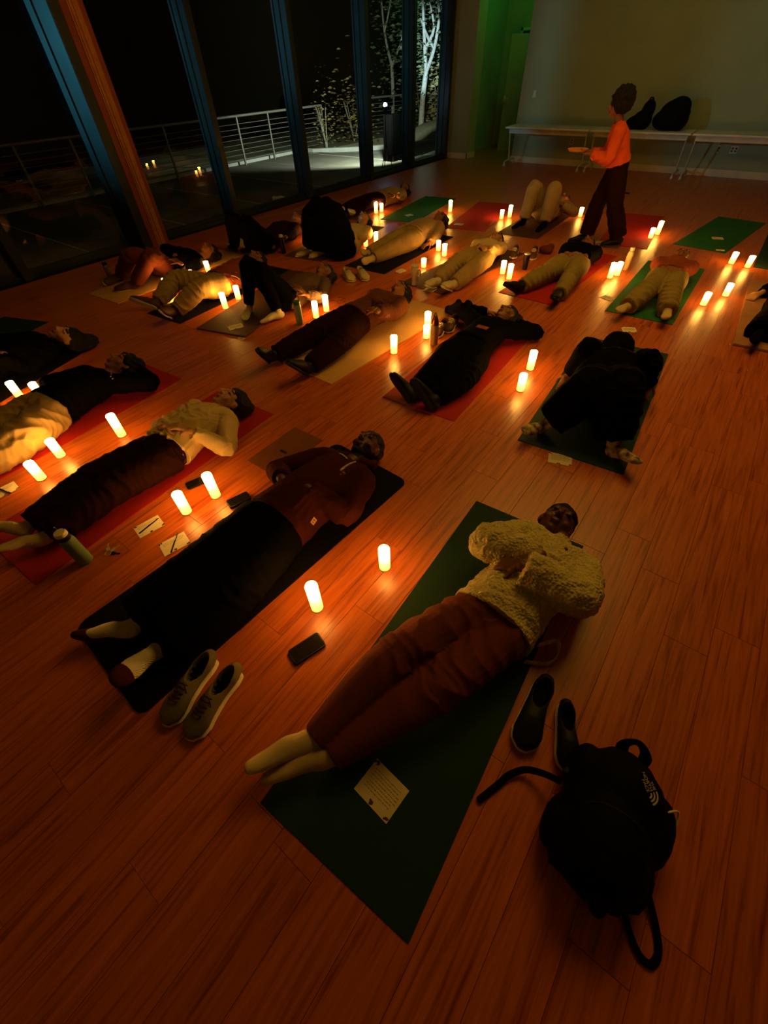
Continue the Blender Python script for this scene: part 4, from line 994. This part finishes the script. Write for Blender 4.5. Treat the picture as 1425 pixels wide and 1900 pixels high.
# decorations on clothing
def on(G, name, bm, m, label=None):
    me = bpy.data.meshes.new(name); bmesh.ops.recalc_face_normals(bm, faces=bm.faces[:]); bm.to_mesh(me); bm.free(); rebase(me, G['base'])
    o = obj(name, me, m, G['o']); 
    if label: o['label'] = label
    return o
def surf(G, px, py, child=None):
    """point and normal of the person's skin or clothes seen at a pixel"""
    d = CF + CR*((px - 712.5)/F_PX) - CU*((py - 950)/F_PX)
    best = None
    for o in [G['o']] + list(G['o'].children):
        if o.type != 'MESH': continue
        ok, l, n, i = o.ray_cast(CPOS - G['base'], d)
        if ok and (best is None or (l + G['base'] - CPOS).length < (best[0]-CPOS).length): best = (l + G['base'], n)
    return best
def patch(G, px, py, w, h, m, name, thick=.003, ang=0, label=None, r=None):
    s_ = surf(G, px, py)
    if not s_: print('NO SURF', name); return None, None
    c, n = s_; t = G['sp'] - n*G['sp'].dot(n); t.normalize(); u = t.cross(n).normalized(); R = Matrix((u, t, n)).transposed() @ Matrix.Rotation(ang, 3, 'Z')
    b = B(); box(b, c, (w, h, thick), R, min(.002, thick*.3)); return on(G, name, b, m, label), (c, R)
# hood strings, chest print and square hem patch of P2
for (ax, ay), (bx_, by_) in (((630, 843), (643, 852)), ((659, 858), (632, 873))):
    a, c = surf(p2, ax, ay), surf(p2, bx_, by_)
    if a and c:
        b = B(); m_ = (a[0]+c[0])/2 + Vector((0, 0, .012)); tube(b, [a[0]+a[1]*.004, m_, c[0]+c[1]*.004], [.005, .006, .007], 8); on(p2, 'drawstring', b, CL['sock'])
patch(p2, 638, 877, .022, .016, CL['rust'], 'chest_print', .002)
patch(p2, 632, 880, .012, .010, CL['rust'], 'chest_print', .002)
o, fr = patch(p2, 582, 967, .036, .036, mat('mustard_patch', (.70, .42, .10), .7), 'square_patch', .003, .3, 'mustard square patch')
if o:
    c, R = fr; b = B()
    for k in range(10):
        a = math.radians(50+28*k); q = c + R @ Vector((math.cos(a)*.009, math.sin(a)*.009, .002)); box(b, q, (.005, .004, .001), R @ Matrix.Rotation(a+math.pi/2, 3, 'Z'))
    on(p2, 'patch_mark', b, MT['ink'])
patch(p7, 895, 607, .10, .07, mat('red_print', (.45, .08, .04), .7, (.10, .03, .02), 60), 'shirt_print', .003)
patch(p6, 697, 573, .03, .05, CL['sock'], 'sleeve_tag', .003)
# toes and heel tabs: dark tips of P2's socks are a part of their own
for k in 'LR':
    b = B(); H_, fd, sole = foot_pts(p2['AN'][k], p2['KN'][k], p2['TO'][k], 1); 
    tube(b, [H_ + fd*f + sole*.014 for f in (.165, .195, .215)], [(.0495, .030), (.046, .026), (.036, .020)], 16, ref=sole); on(p2, 'sock_toe', b, CL['dkbrown'], 'dark brown sock toe')
# necklace of P4
for q in ((207, 695), (206, 699), (209, 703)):
    s_ = surf(p4, *q)
    if s_: b = B(); ell(b, s_[0] + s_[1]*.004, (.009, .009, .006), None, 10, 6); on(p4, 'pendant', b, mat('gold', (.8, .5, .15), .25, metal=1))
# hem loop of P1's fleece fallen to the side
b = B(); tube(b, [P(1000, 1197, .10), P(1032, 1190, .08), P(1033, 1215, .03), P(1015, 1232, .015), P(975, 1228, .014)], [(.006, .018)]*5, 10, ref=Vector((0, 0, 1))); on(p1, 'hem_facing', b, CL['fleece'], 'turned-back hem of the fleece')
s_ = surf(p1, 1050, 1019)
if s_: b = B(); ell(b, s_[0]+s_[1]*.002, (.010, .010, .004), None, 12, 6); on(p1, 'snap_button', b, CL['rust_pants'])

# ---------------------------------------------------------------- small things on the floor
def turn(px0, px1, z=0):
    a, c = P(*px0, z), P(*px1, z); return math.atan2((c-a).y, (c-a).x)
def zof(x, y):
    """top of the mats and floor under a point"""
    z = 0
    for o in bpy.data.objects:
        if o.name.startswith('yoga_mat'):
            l = o.matrix_basis.inverted() @ Vector((x, y, 0)); dm = o.data.vertices
            if abs(l.x) < 1.0 and abs(l.y) < .36:
                ext = MATX.get(o.name)
                if ext is None: ext = MATX[o.name] = (max(v.co.x for v in dm), max(v.co.y for v in dm), max(v.co.z for v in dm))
                if abs(l.x) < ext[0] and abs(l.y) < ext[1]: z = max(z, ext[2])
    return z
MATX = {}
def card(px, py, edge, label, w=.15, h=.11, pen=None, lines=6, z=None):
    """edge = two pixels giving the direction of the card's long side"""
    p = P(px, py); p.z = zof(p.x, p.y) + .0006; a = turn(*edge)
    b = B(); box(b, (0, 0, .0008), (w, h, .0012)); o = obj('note_card', b, MT['paper'], loc=p, smooth=False); o.rotation_euler.z = a
    tag(o, label, 'card', 'printed cards on the floor')
    b = B(); r = random.Random(int(px*7+py))
    for k in range(lines):
        y = h*.30 - k*h*.085; x = -w*.38
        while x < w*.36:
            l = r.uniform(.004, .013); box(b, (x+l/2, y + r.uniform(-.0006, .0006), .0017), (l, .0016, .0004)); x += l+.003
    obj('script_lines', b, MT['ink'], o, smooth=False, kind='stuff')
    b = B()
    for sx, sy in ((-1, 1), (1, -1), (-.1, -1)):
        for k in range(5): ell(b, Vector((sx*w*.44 + r.uniform(-.008, .008), sy*h*.42 + r.uniform(-.005, .005), .0015)), (.006, .004, .0005), Matrix.Rotation(r.random()*3, 3, 'Z'), 8, 4)
    obj('leaf_print', b, MT['ink'], o, smooth=False, kind='stuff')
    if pen is not None:
        b = B(); tube(b, [(-.065, 0, .0045), (.055, 0, .0045), (.070, 0, .0045)], [.0042, .0042, .0025], 10, sub=1)
        pn = obj('pen', b, MT['black'], loc=p + Vector((0, 0, .0018))); pn.rotation_euler.z = turn(*pen)
        b = B(); box(b, (.035, 0, .0095), (.035, .003, .0015)); obj('clip', b, MT['grey'], pn)
        tag(pn, pen_label[len(pens)], 'pen', 'black pens on cards'); pens.append(pn)
pens = []
pen_label = ['black pen on the upper card beside the green bottle', 'black pen on the card nearest the thick black mat', 'black pen on the card at the left edge']
card(708, 1466, ((697, 1413), (755, 1472)), 'cream printed card on the nearest green mat below the crossed feet', w=.16, h=.13, lines=7)
card(277, 977, ((247, 992), (302, 962)), 'cream card with a black pen, upper of two beside the thick black mat', pen=((253, 988), (287, 961)), lines=3)
card(324, 1009, ((296, 1018), (350, 990)), 'cream card with a black pen, lower of two beside the thick black mat', pen=((325, 1022), (336, 988)), lines=3)
card(8, 911, ((-20, 925), (30, 900)), 'cream card with a black pen at the left edge by the candle line', pen=((-8, 895), (22, 906)), lines=3)
card(1039, 852, ((1018, 848), (1062, 856)), 'cream card at the foot of the dark green mat with patterned socks')
card(438, 609, ((422, 609), (452, 602)), 'cream card on the stickered brown mat')
card(557, 620, ((545, 626), (566, 612)), 'cream card on the floor beside the aqua bottle')
card(744, 503, ((735, 505), (755, 498)), 'small card on the floor left of the tumbler with a straw', w=.13)
card(797, 539, ((785, 535), (812, 541)), 'card under the feet of the person in cream', w=.13)
card(1127, 553, ((1115, 549), (1140, 558)), 'card by the left corner of the occupied green mat', w=.13)
card(1112, 450, ((1105, 450), (1118, 450)), 'small card near the walking person\'s feet', w=.13)
card(1167, 612, ((1158, 612), (1176, 613)), 'card beyond the head of the person covered in black', w=.13)
card(1331, 443, ((1320, 443), (1342, 444)), 'small card in the middle of the back right green mat', w=.14)
card(1336, 465, ((1329, 465), (1343, 466)), 'small tag on the near edge of the back right green mat', w=.10, h=.06, lines=2)
card(759, 400, ((752, 401), (768, 398)), 'small card on the back green mat near the windows', w=.13)
card(851, 417, ((842, 416), (860, 418)), 'small card on the back red mat', w=.14)
# round sticker
p = P(448, 628); p.z = zof(p.x, p.y) + .0004; b = B(); lathe(b, [(.038, 0), (.038, .0008), (.001, .0008)], 24); s_ = tag(obj('round_sticker', b, MT['paper'], loc=p), 'round pale sticker on the corner of the thick brown mat', 'sticker')
b = B(); box(b, (0, .004, .0012), (.04, .008, .0006)); box(b, (0, -.010, .0012), (.026, .005, .0006)); obj('sticker_print', b, MT['ink'], s_, smooth=False)
# phones
def phone(c, e, label, w=.075, l=.150, th=.010, m='black', lens=True):
    p = P(*c); p.z = zof(p.x, p.y) + .0005; b = B(); pts = []
    r = .012
    for cx, cy, a0 in ((l/2-r, w/2-r, 0), (-l/2+r, w/2-r, 90), (-l/2+r, -w/2+r, 180), (l/2-r, -w/2+r, 270)):
        for k in range(6): q = math.radians(a0+18*k); pts.append((cx+r*math.cos(q), cy+r*math.sin(q)))
    slab(b, pts, 0, th); bmesh.ops.bevel(b, geom=[x for x in b.edges if abs(x.verts[0].co.z-x.verts[1].co.z) < 1e-5], offset=.0015, segments=2, affect='EDGES')
    o = obj('phone', b, MT[m], loc=p); o.rotation_euler.z = turn(*e)
    b = B(); box(b, (0, 0, th+.0002), (l*.93, w*.9, .0006), None, .0002); obj('screen', b, GLOSS, o)
    tag(o, label, 'phone'); return o
GLOSS = mat('dark_glass_screen', (.01, .008, .008), .15, spec=.5)
phone((570, 1204), ((545, 1222), (596, 1188)), 'black phone lying below the nearest candle', .082, .160, .012)
phone((362, 898), ((345, 905), (380, 890)), 'dark phone next to the candle between red and black mats', .07, .11)
phone((444, 930), ((425, 940), (466, 920)), 'black phone at the elbow side of the thick black mat', .075, .14, .018)
# two-lensed glasses case and spectacles
def glasses(c, e, label):
    p = P(*c); p.z = zof(p.x, p.y) + .0005; t = empty('eyeglasses', p, turn(*e))
    for q in (-1, 1):
        b = B(); n = 20; r = .022
        tube(b, [(q*.033 + r*math.cos(6.2832*k/n), 0.0, .022 + r*.85*math.sin(6.2832*k/n)) for k in range(n+1)], [.0018]*(n+1), 6, sub=1, cap=False); obj('rim', b, MT['black'], t)
        b = B(); tube(b, [(q*.056, 0, .028), (q*.058, .06, .028), (q*.056, .12, .010)], [.0018, .0018, .003], 6); obj('temple', b, MT['black'], t)
    b = B(); tube(b, [(-.012, 0, .026), (0, 0, .031), (.012, 0, .026)], [.0018]*3, 6); obj('bridge', b, MT['black'], t); tag(t, label, 'glasses')
glasses((511, 477), ((500, 474), (522, 478)), 'dark eyeglasses on the floor right of the rust-shirted head')
glasses((634, 562), ((620, 566), (645, 556)), 'dark eyeglasses by the shoulder of the person in the brown jacket')

# bottles
def bottle(bp, h, prof, m, label, parts=(), name='water_bottle', cat='bottle', rot=0):
    p = P(*bp); p.z = zof(p.x, p.y) + .0004; t = empty(name, p, rot)
    b = B(); lathe(b, prof, 28); obj('body', b, m, t)
    for nm, pr, mm in parts: b = B(); lathe(b, pr, 24); obj(nm, b, mm, t)
    tag(t, label, cat); return t
sage = mat('sage_green_steel', (.16, .26, .12), .5, spec=.4); aqua = mat('aqua_steel', (.10, .30, .26), .5, (.35, .45, .38), 9)
t = bottle((160, 1040), .26, [(.034, 0), (.038, .004), (.038, .175), (.034, .190), (.030, .196)], sage, 'sage green bottle with pale lid at the corner of the turtleneck person\'s red mat',
       [('neck_band', [(.030, .196), (.031, .197), (.031, .222), (.029, .224)], MT['black']), ('lid', [(.029, .224), (.031, .225), (.031, .238), (.027, .246), (.001, .247)], MT['paper'])])
b = B(); tube(b, [(-.030, 0, .225), (-.040, 0, .255), (-.015, 0, .262)], [.005]*3, 8); obj('spout', b, MT['black'], t)
t = bottle((557, 601), .24, [(.034, 0), (.037, .004), (.037, .07), (.037, .14), (.037, .185), (.030, .195)], aqua, 'tall aqua and white bottle with a strap beside the white socks', [('lid', [(.030, .195), (.036, .198), (.036, .225), (.001, .228)], mat('teal_lid', (.05, .22, .18), .5))])
b = B(); tube(b, [(.038, -.01, .20), (.050, -.012, .17), (.050, -.012, .08), (.041, -.010, .02)], [(.003, .009)]*4, 8); obj('strap', b, CL['sock'], t)
t = bottle((769, 529), .22, [(.030, 0), (.032, .003), (.034, .09), (.043, .11), (.045, .19), (.044, .192)], mat('cream_steel', (.62, .50, .32), .4), 'cream tumbler with straw and handle between two cards', [('lid', [(.045, .192), (.047, .194), (.047, .206), (.001, .207)], MT['white'])], 'tumbler', 'tumbler')
b = B(); tube(b, [(-.01, 0, .20), (-.02, 0, .265)], [.004, .004], 8); obj('straw', b, MT['white'], t)
b = B(); tube(b, [(.044, 0, .17), (.075, 0, .165), (.075, 0, .10), (.040, 0, .105)], [(.006, .009)]*4, 8); obj('handle', b, MT['white'], t)
t = bottle((805, 638), .25, [(.034, 0), (.0365, .004), (.0365, .165), (.034, .18)], mat('cream_bottle', (.55, .36, .20), .45), 'cream bottle with copper top right of two candles', [('copper_cap', [(.034, .18), (.0345, .20), (.026, .235), (.018, .255), (.001, .257)], mat('copper_lid', (.35, .10, .04), .3, metal=.7))])
b = B(); tube(b, [(-.018, 0, .25), (0, 0, .285), (.018, 0, .25)], [.005]*3, 8); obj('loop', b, mat('copper_loop', (.35, .10, .04), .3, metal=.7), t)
bottle((973, 500), .19, [(.028, 0), (.030, .003), (.036, .15), (.037, .17), (.035, .172), (.033, .165), (.001, .16)], MT['black'], 'black open tumbler right of two candles', [('steel_rim', [(.0365, .168), (.0385, .169), (.0385, .180), (.036, .182), (.034, .172)], MT['grey'])], 'tumbler', 'tumbler')
bottle((1160, 500), .25, [(.034, 0), (.036, .004), (.036, .17), (.030, .195), (.022, .20)], mat('white_steel_bottle', (.70, .58, .38), .45), 'white bottle right of the touching candle pair', [('lid', [(.022, .20), (.026, .203), (.026, .235), (.001, .238)], MT['white'])])
bottle((527, 470), .24, [(.030, 0), (.033, .004), (.033, .17), (.024, .20)], MT['black'], 'slim black bottle beside the person with black raised knees', [('cap', [(.024, .20), (.026, .201), (.026, .228), (.001, .23)], MT['paper'])])
t = empty('straw_bottle', P(208, 520)); b = B(); lathe(b, [(.030, 0), (.033, .003), (.033, .16), (.026, .18)], 20); obj('body', b, mat('patterned_bottle', (.35, .25, .15), .5, (.02, .02, .02), 60), t); b = B(); lathe(b, [(.026, .18), (.028, .181), (.028, .205), (.001, .207)], 20); obj('lid', b, MT['black'], t); tag(t, 'slim mottled bottle behind the leftmost tan mat', 'bottle')

# empty shoes
def shoe(loc, ang, mu, ms, label, L=.285, lace=None, tall=.075, group=None, tilt=0, slip=False):
    t = empty('shoe', loc, ang); t.rotation_euler.x = tilt
    k = L/.285; pts = [(-.125, 0), (-.09, .0), (-.03, -.002), (.04, .0), (.09, .004), (.125, .006), (.145, .008)]; wd = [.034, .043, .042, .049, .057, .050, .028]
    b = B(); tube(b, [Vector((x*k, y*k, .014)) for x, y in pts], [(w*k, .014) for w in wd], 18, ref=Vector((0, 0, 1)), sub=3)
    me = shrink(b, .0045, 2); so = obj('sole', me, ms, t, smooth=False); me.polygons.foreach_set('use_smooth', [True]*len(me.polygons))
    b = B(); hz = [tall+.006, tall+.014, tall, .070, .052, .036, .022]
    tube(b, [Vector((x*k, y*k, .020 + h*.46)) for (x, y), h in zip(pts, hz)], [((w-.003)*k, h*.5) for w, h in zip(wd, hz)], 20, ref=Vector((0, 0, 1)), sub=3)
    ell(b, Vector((-.105*k, 0, tall*.62)), (.028*k, .033*k, tall*.55)); me = shrink(b, .005, 3); clampz(me, .018)
    n = len(me.vertices); co = np.empty(n*3); me.vertices.foreach_get('co', co); co = co.reshape(-1, 3)
    # the foot opening, pressed down into the upper
    r2 = ((co[:, 0]+.066*k)/(.062*k))**2 + (co[:, 1]/(.031*k))**2; m_ = (r2 < 1) & (co[:, 2] > .035); q_ = np.clip((r2[m_]-.55)/.45, 0, 1)**2; co[m_, 2] = .032*(1-q_) + co[m_, 2]*q_
    me.vertices.foreach_set('co', co.ravel()); me.update()
    up = obj('upper', me, [mu, MT['nylon']], t, smooth=False); n = len(me.polygons); ce = np.empty(n*3); me.polygons.foreach_get('center', ce); ce = ce.reshape(-1, 3)
    r2 = ((ce[:, 0]+.066*k)/(.062*k))**2 + (ce[:, 1]/(.032*k))**2; me.polygons.foreach_set('material_index', (r2 < .80).astype(np.int32)); me.polygons.foreach_set('use_smooth', [True]*n)
    if lace:
        b = B()
        for q in range(5):
            x = (.010+.016*q)*k; z = .020 + (tall-.004 - (tall-.052)*min(1, (x/k+.01)/.07))*.96 + .020
            tube(b, [(x, -.020*k, z-.006), (x+.004, 0, z+.001), (x, .020*k, z-.006)], [.0028]*3, 6)
        for s_ in (-1, 1): tube(b, [(.010, 0, tall+.026), (.022, s_*.022, tall+.022), (.036, s_*.032, tall-.002)], [.0022]*3, 6)
        obj('laces', b, lace, t)
    tag(t, label, 'shoe', group); return t
def shoe_at(heel, toe, mu, ms, label, **k):
    a, c = P(*heel), P(*toe); m_ = (a+c)/2; m_.z = max(zof(a.x, a.y), zof(c.x, c.y), zof(m_.x, m_.y)) + .0004; d = c-a
    k.setdefault('L', min(.30, max(.24, d.length))); return shoe(m_, math.atan2(d.y, d.x), mu, ms, label, **k)
def moc(heel, toe, label):
    """low black slip-on with a pale welt"""
    return shoe_at(heel, toe, CL['shoe'], MT['paper'], label, tall=.055)
shoe_at((438, 1258), (366, 1352), CL['shoe_ol'], MT['paper'], 'olive running shoe, right one of the pair at the end of the black mat', lace=CL['dkbrown'], L=.30)
shoe_at((396, 1230), (319, 1332), CL['shoe_ol'], MT['paper'], 'olive running shoe, left one of the pair at the end of the black mat', lace=CL['dkbrown'], L=.30)
moc((1012, 1262), (962, 1390), 'black slip-on shoe with pale welt beside the nearest green mat')
moc((1044, 1314), (1048, 1424), 'black slip-on shoe standing next to the backpack')
shoe_at((507, 375), (533, 372), CL['shoe_w'], MT['white'], 'lone pale sneaker by the windows')
G1 = 'pale sneakers behind the person in the brown jacket'
shoe_at((640, 510), (654, 525), CL['shoe_w'], MT['white'], 'pale sneaker, left of the pair near the dark trousers mat', lace=MT['white'])
shoe_at((665, 507), (681, 524), CL['shoe_w'], MT['white'], 'pale sneaker, right of the pair near the dark trousers mat', lace=MT['white'])
shoe_at((829, 606), (806, 628), CL['shoe_br'], MT['paper'], 'brown sneaker with pale panel left of the black-clothed person', lace=MT['paper'])
shoe_at((846, 599), (829, 619), CL['shoe_br'], MT['paper'], 'brown sneaker touching the black-clothed person\'s side', lace=MT['paper'])
shoe_at((957, 470), (950, 482), CL['shoe_br'], MT['paper'], 'brown shoe, left one beside the black tumbler', lace=MT['paper'])
shoe_at((992, 470), (985, 484), CL['shoe_br'], MT['paper'], 'brown shoe, right one beside the black tumbler', lace=MT['paper'])
# crumpled black scarf beyond the brown sneakers
q = P(853, 586); q.z = .001
lumps('scarf', [((0, 0, .05), (.14, .09, .06)), ((.05, .05, .10), (.05, .04, .06)), ((-.05, .04, .10), (.05, .04, .05)), ((0, -.03, .09), (.06, .04, .05)), ((-.1, -.02, .04), (.07, .05, .05))], MT['nylon'], q, 'crumpled black bundle with ruffled top behind the brown sneakers', 'clothing', .008, .016, 55)
q = P(1012, 470); q.z = .001
lumps('pouch', [((0, 0, .04), (.10, .07, .05)), ((.04, .03, .07), (.05, .04, .04))], CL['rust_pants'], q, 'small brown pouch right of the black tumbler', 'bag', .008, .006, 40)
# keys beside the green bottle
p = P(201, 1027); t = empty('key_bunch', (p.x, p.y, .0005), .4)
b = B(); tube(b, [(.016*math.cos(6.2832*k/16), .016*math.sin(6.2832*k/16), .003) for k in range(17)], [.0014]*17, 6, sub=1, cap=False); obj('ring', b, MT['grey'], t)
for k, a in enumerate((.2, 1.1, 2.2)):
    b = B(); R = Matrix.Rotation(a, 3, 'Z'); box(b, R @ Vector((.030, 0, .003+.002*k)), (.024, .020, .002), R, .0006); box(b, R @ Vector((.055, 0, .003+.002*k)), (.032, .007, .002), R); obj('key', b, MT['grey'] if k else MT['black'], t)
tag(t, 'small bunch of keys beside the sage green bottle', 'keys')

# ---------------------------------------------------------------- backpack, bottom right
bp = P(1105, 1530); up_ = P(1160, 1370) - bp; aa = math.atan2(up_.y, up_.x) - math.pi/2     # local +y = top of the pack
pk = empty('backpack', (bp.x, bp.y, 0), aa)
b = B()
for c, r in (((0, 0, .11), (.155, .215, .115)), ((0, .07, .12), (.145, .17, .11)), ((0, -.10, .12), (.150, .13, .12)), ((0, -.06, .19), (.115, .13, .065)), ((.015, .10, .18), (.11, .10, .06))): ell(b, Vector(c), r)
box(b, (0, -.02, .07), (.28, .38, .13), None, .03); ell(b, Vector((-.12, .10, .10)), (.06, .10, .09)); ell(b, Vector((.12, .06, .10)), (.07, .12, .09))
me = shrink(b, .007, 5); rg_ = np.random.default_rng(8); relief(me, lambda co: .006*lown(co, 26, rg_)); clampz(me, .001); body = obj('body', me, MT['nylon'], pk, smooth=False); me.polygons.foreach_set('use_smooth', [True]*len(me.polygons))
b = B(); ell(b, Vector((0, -.09, .20)), (.10, .10, .05)); me = shrink(b, .006, 3); rg_ = np.random.default_rng(9); relief(me, lambda co: .004*lown(co, 34, rg_)); fpk = obj('front_pocket', me, MT['nylon'], pk, smooth=False); me.polygons.foreach_set('use_smooth', [True]*len(me.polygons))
b = B(); tube(b, [(-.10, -.03, .225), (-.06, -.005, .245), (0, .005, .250), (.06, -.005, .245), (.10, -.03, .225)], [.0028]*5, 6); obj('zip', b, MT['black'], fpk)
b = B(); tube(b, [(-.03, .205, .12), (-.035, .245, .16), (0, .270, .175), (.035, .245, .16), (.03, .205, .12)], [(.020, .007)]*5, 10, ref=Vector((0, 1, 0))); obj('grab_handle', b, MT['nylon'], pk)
for s_ in (-1, 1):
    b = B(); ell(b, Vector((s_*.140, -.09, .075)), (.030, .085, .060)); obj('side_pocket', b, MT['nylon'], pk)
    b = B(); box(b, (s_*.165, .05, .13), (.012, .022, .03), None, .003); obj('buckle', b, MT['black'], pk)
b = B(); tube(b, [(.13, .12, .17), (.165, .15, .15), (.175, .10, .12), (.16, .06, .13)], [.0035]*4, 6); obj('bungee_cord', b, MT['paper'], pk)
def worldstrap(pts, w, th, name):
    R = Matrix.Rotation(-aa, 3, 'Z'); b = B(); tube(b, [R @ (P(x, y, z) - Vector((bp.x, bp.y, 0))) for x, y, z in pts], [(w, th)]*len(pts), 10, ref=Vector((0, 0, 1))); return obj(name, b, MT['nylon'], pk)
worldstrap([(1040, 1450, .10), (1010, 1436, .06), (975, 1428, .03), (945, 1438, .018), (925, 1455, .012), (888, 1485, .010)], .012, .004, 'shoulder_strap')
worldstrap([(1150, 1650, .03), (1165, 1720, .012), (1185, 1770, .008), (1208, 1790, .008), (1222, 1765, .008), (1215, 1710, .012), (1200, 1650, .03)], .011, .004, 'webbing_loop')
worldstrap([(1090, 1640, .05), (1105, 1690, .02), (1120, 1680, .02), (1130, 1640, .05)], .016, .006, 'bottom_strap')
# white embroidered emblem: three stacked words and a quarter dome
dg = bpy.context.evaluated_depsgraph_get()
def hit(px, py):
    bpy.context.view_layer.update(); d = (CF + CR*((px - 712.5)/F_PX) - CU*((py - 950)/F_PX)).normalized()
    best = None
    for o in (body, fpk):
        mi = o.matrix_world.inverted(); ok, l, n, i = o.ray_cast(mi @ CPOS, (mi.to_3x3() @ d))
        if ok:
            w = o.matrix_world @ l
            if best is None or (w-CPOS).length < (best[0]-CPOS).length: best = (w, (o.matrix_world.to_3x3() @ n).normalized())
    return best
h_ = hit(1207, 1470); emb = mat('white_embroidery', (.62, .56, .40), .8)
if h_:
    c, n = h_; a2 = hit(1190, 1450) ; t_ = (P(1222, 1500, c.z) - P(1192, 1445, c.z)); t_ = (t_ - n*t_.dot(n)).normalized(); u_ = n.cross(t_)
    R = Matrix((t_, u_, n)).transposed(); Rl = Matrix.Rotation(-aa, 3, 'Z')
    for k, (tx, sz) in enumerate((('THE', .013), ('NORTH', .015), ('FACE', .015))):
        cu = bpy.data.curves.new('words', 'FONT'); cu.body = tx; cu.size = sz; cu.extrude = .0012; cu.align_x = 'RIGHT'
        tmp = bpy.data.objects.new('emblem_word', cu); COL.objects.link(tmp); me = bpy.data.meshes.new_from_object(tmp.evaluated_get(bpy.context.evaluated_depsgraph_get())); bpy.data.objects.remove(tmp)
        o = obj('emblem_word', me, None, pk, smooth=False, kind='stuff'); me.materials.clear(); me.materials.append(emb)
        w = c + R @ Vector((-.002, .012 - .0135*k, .004)); o.matrix_local = (Rl @ R).to_4x4(); o.location = Rl @ (w - Vector((bp.x, bp.y, 0)))
    for k, r in enumerate((.010, .019, .028)):
        b = B(); tube(b, [Rl @ (c + R @ Vector((.003 + r*math.cos(q), -.016 + r*math.sin(q)*1.25, .004)) - Vector((bp.x, bp.y, 0))) for q in [math.pi/2*j/8 for j in range(9)]], [(.0028, .0014)]*9, 6, sub=1, ref=n)
        obj('emblem_arc', b, emb, pk)
tag(pk, 'black backpack with white emblem lying on the floor at the bottom right', 'backpack')
q = P(1083, 1388, .10)
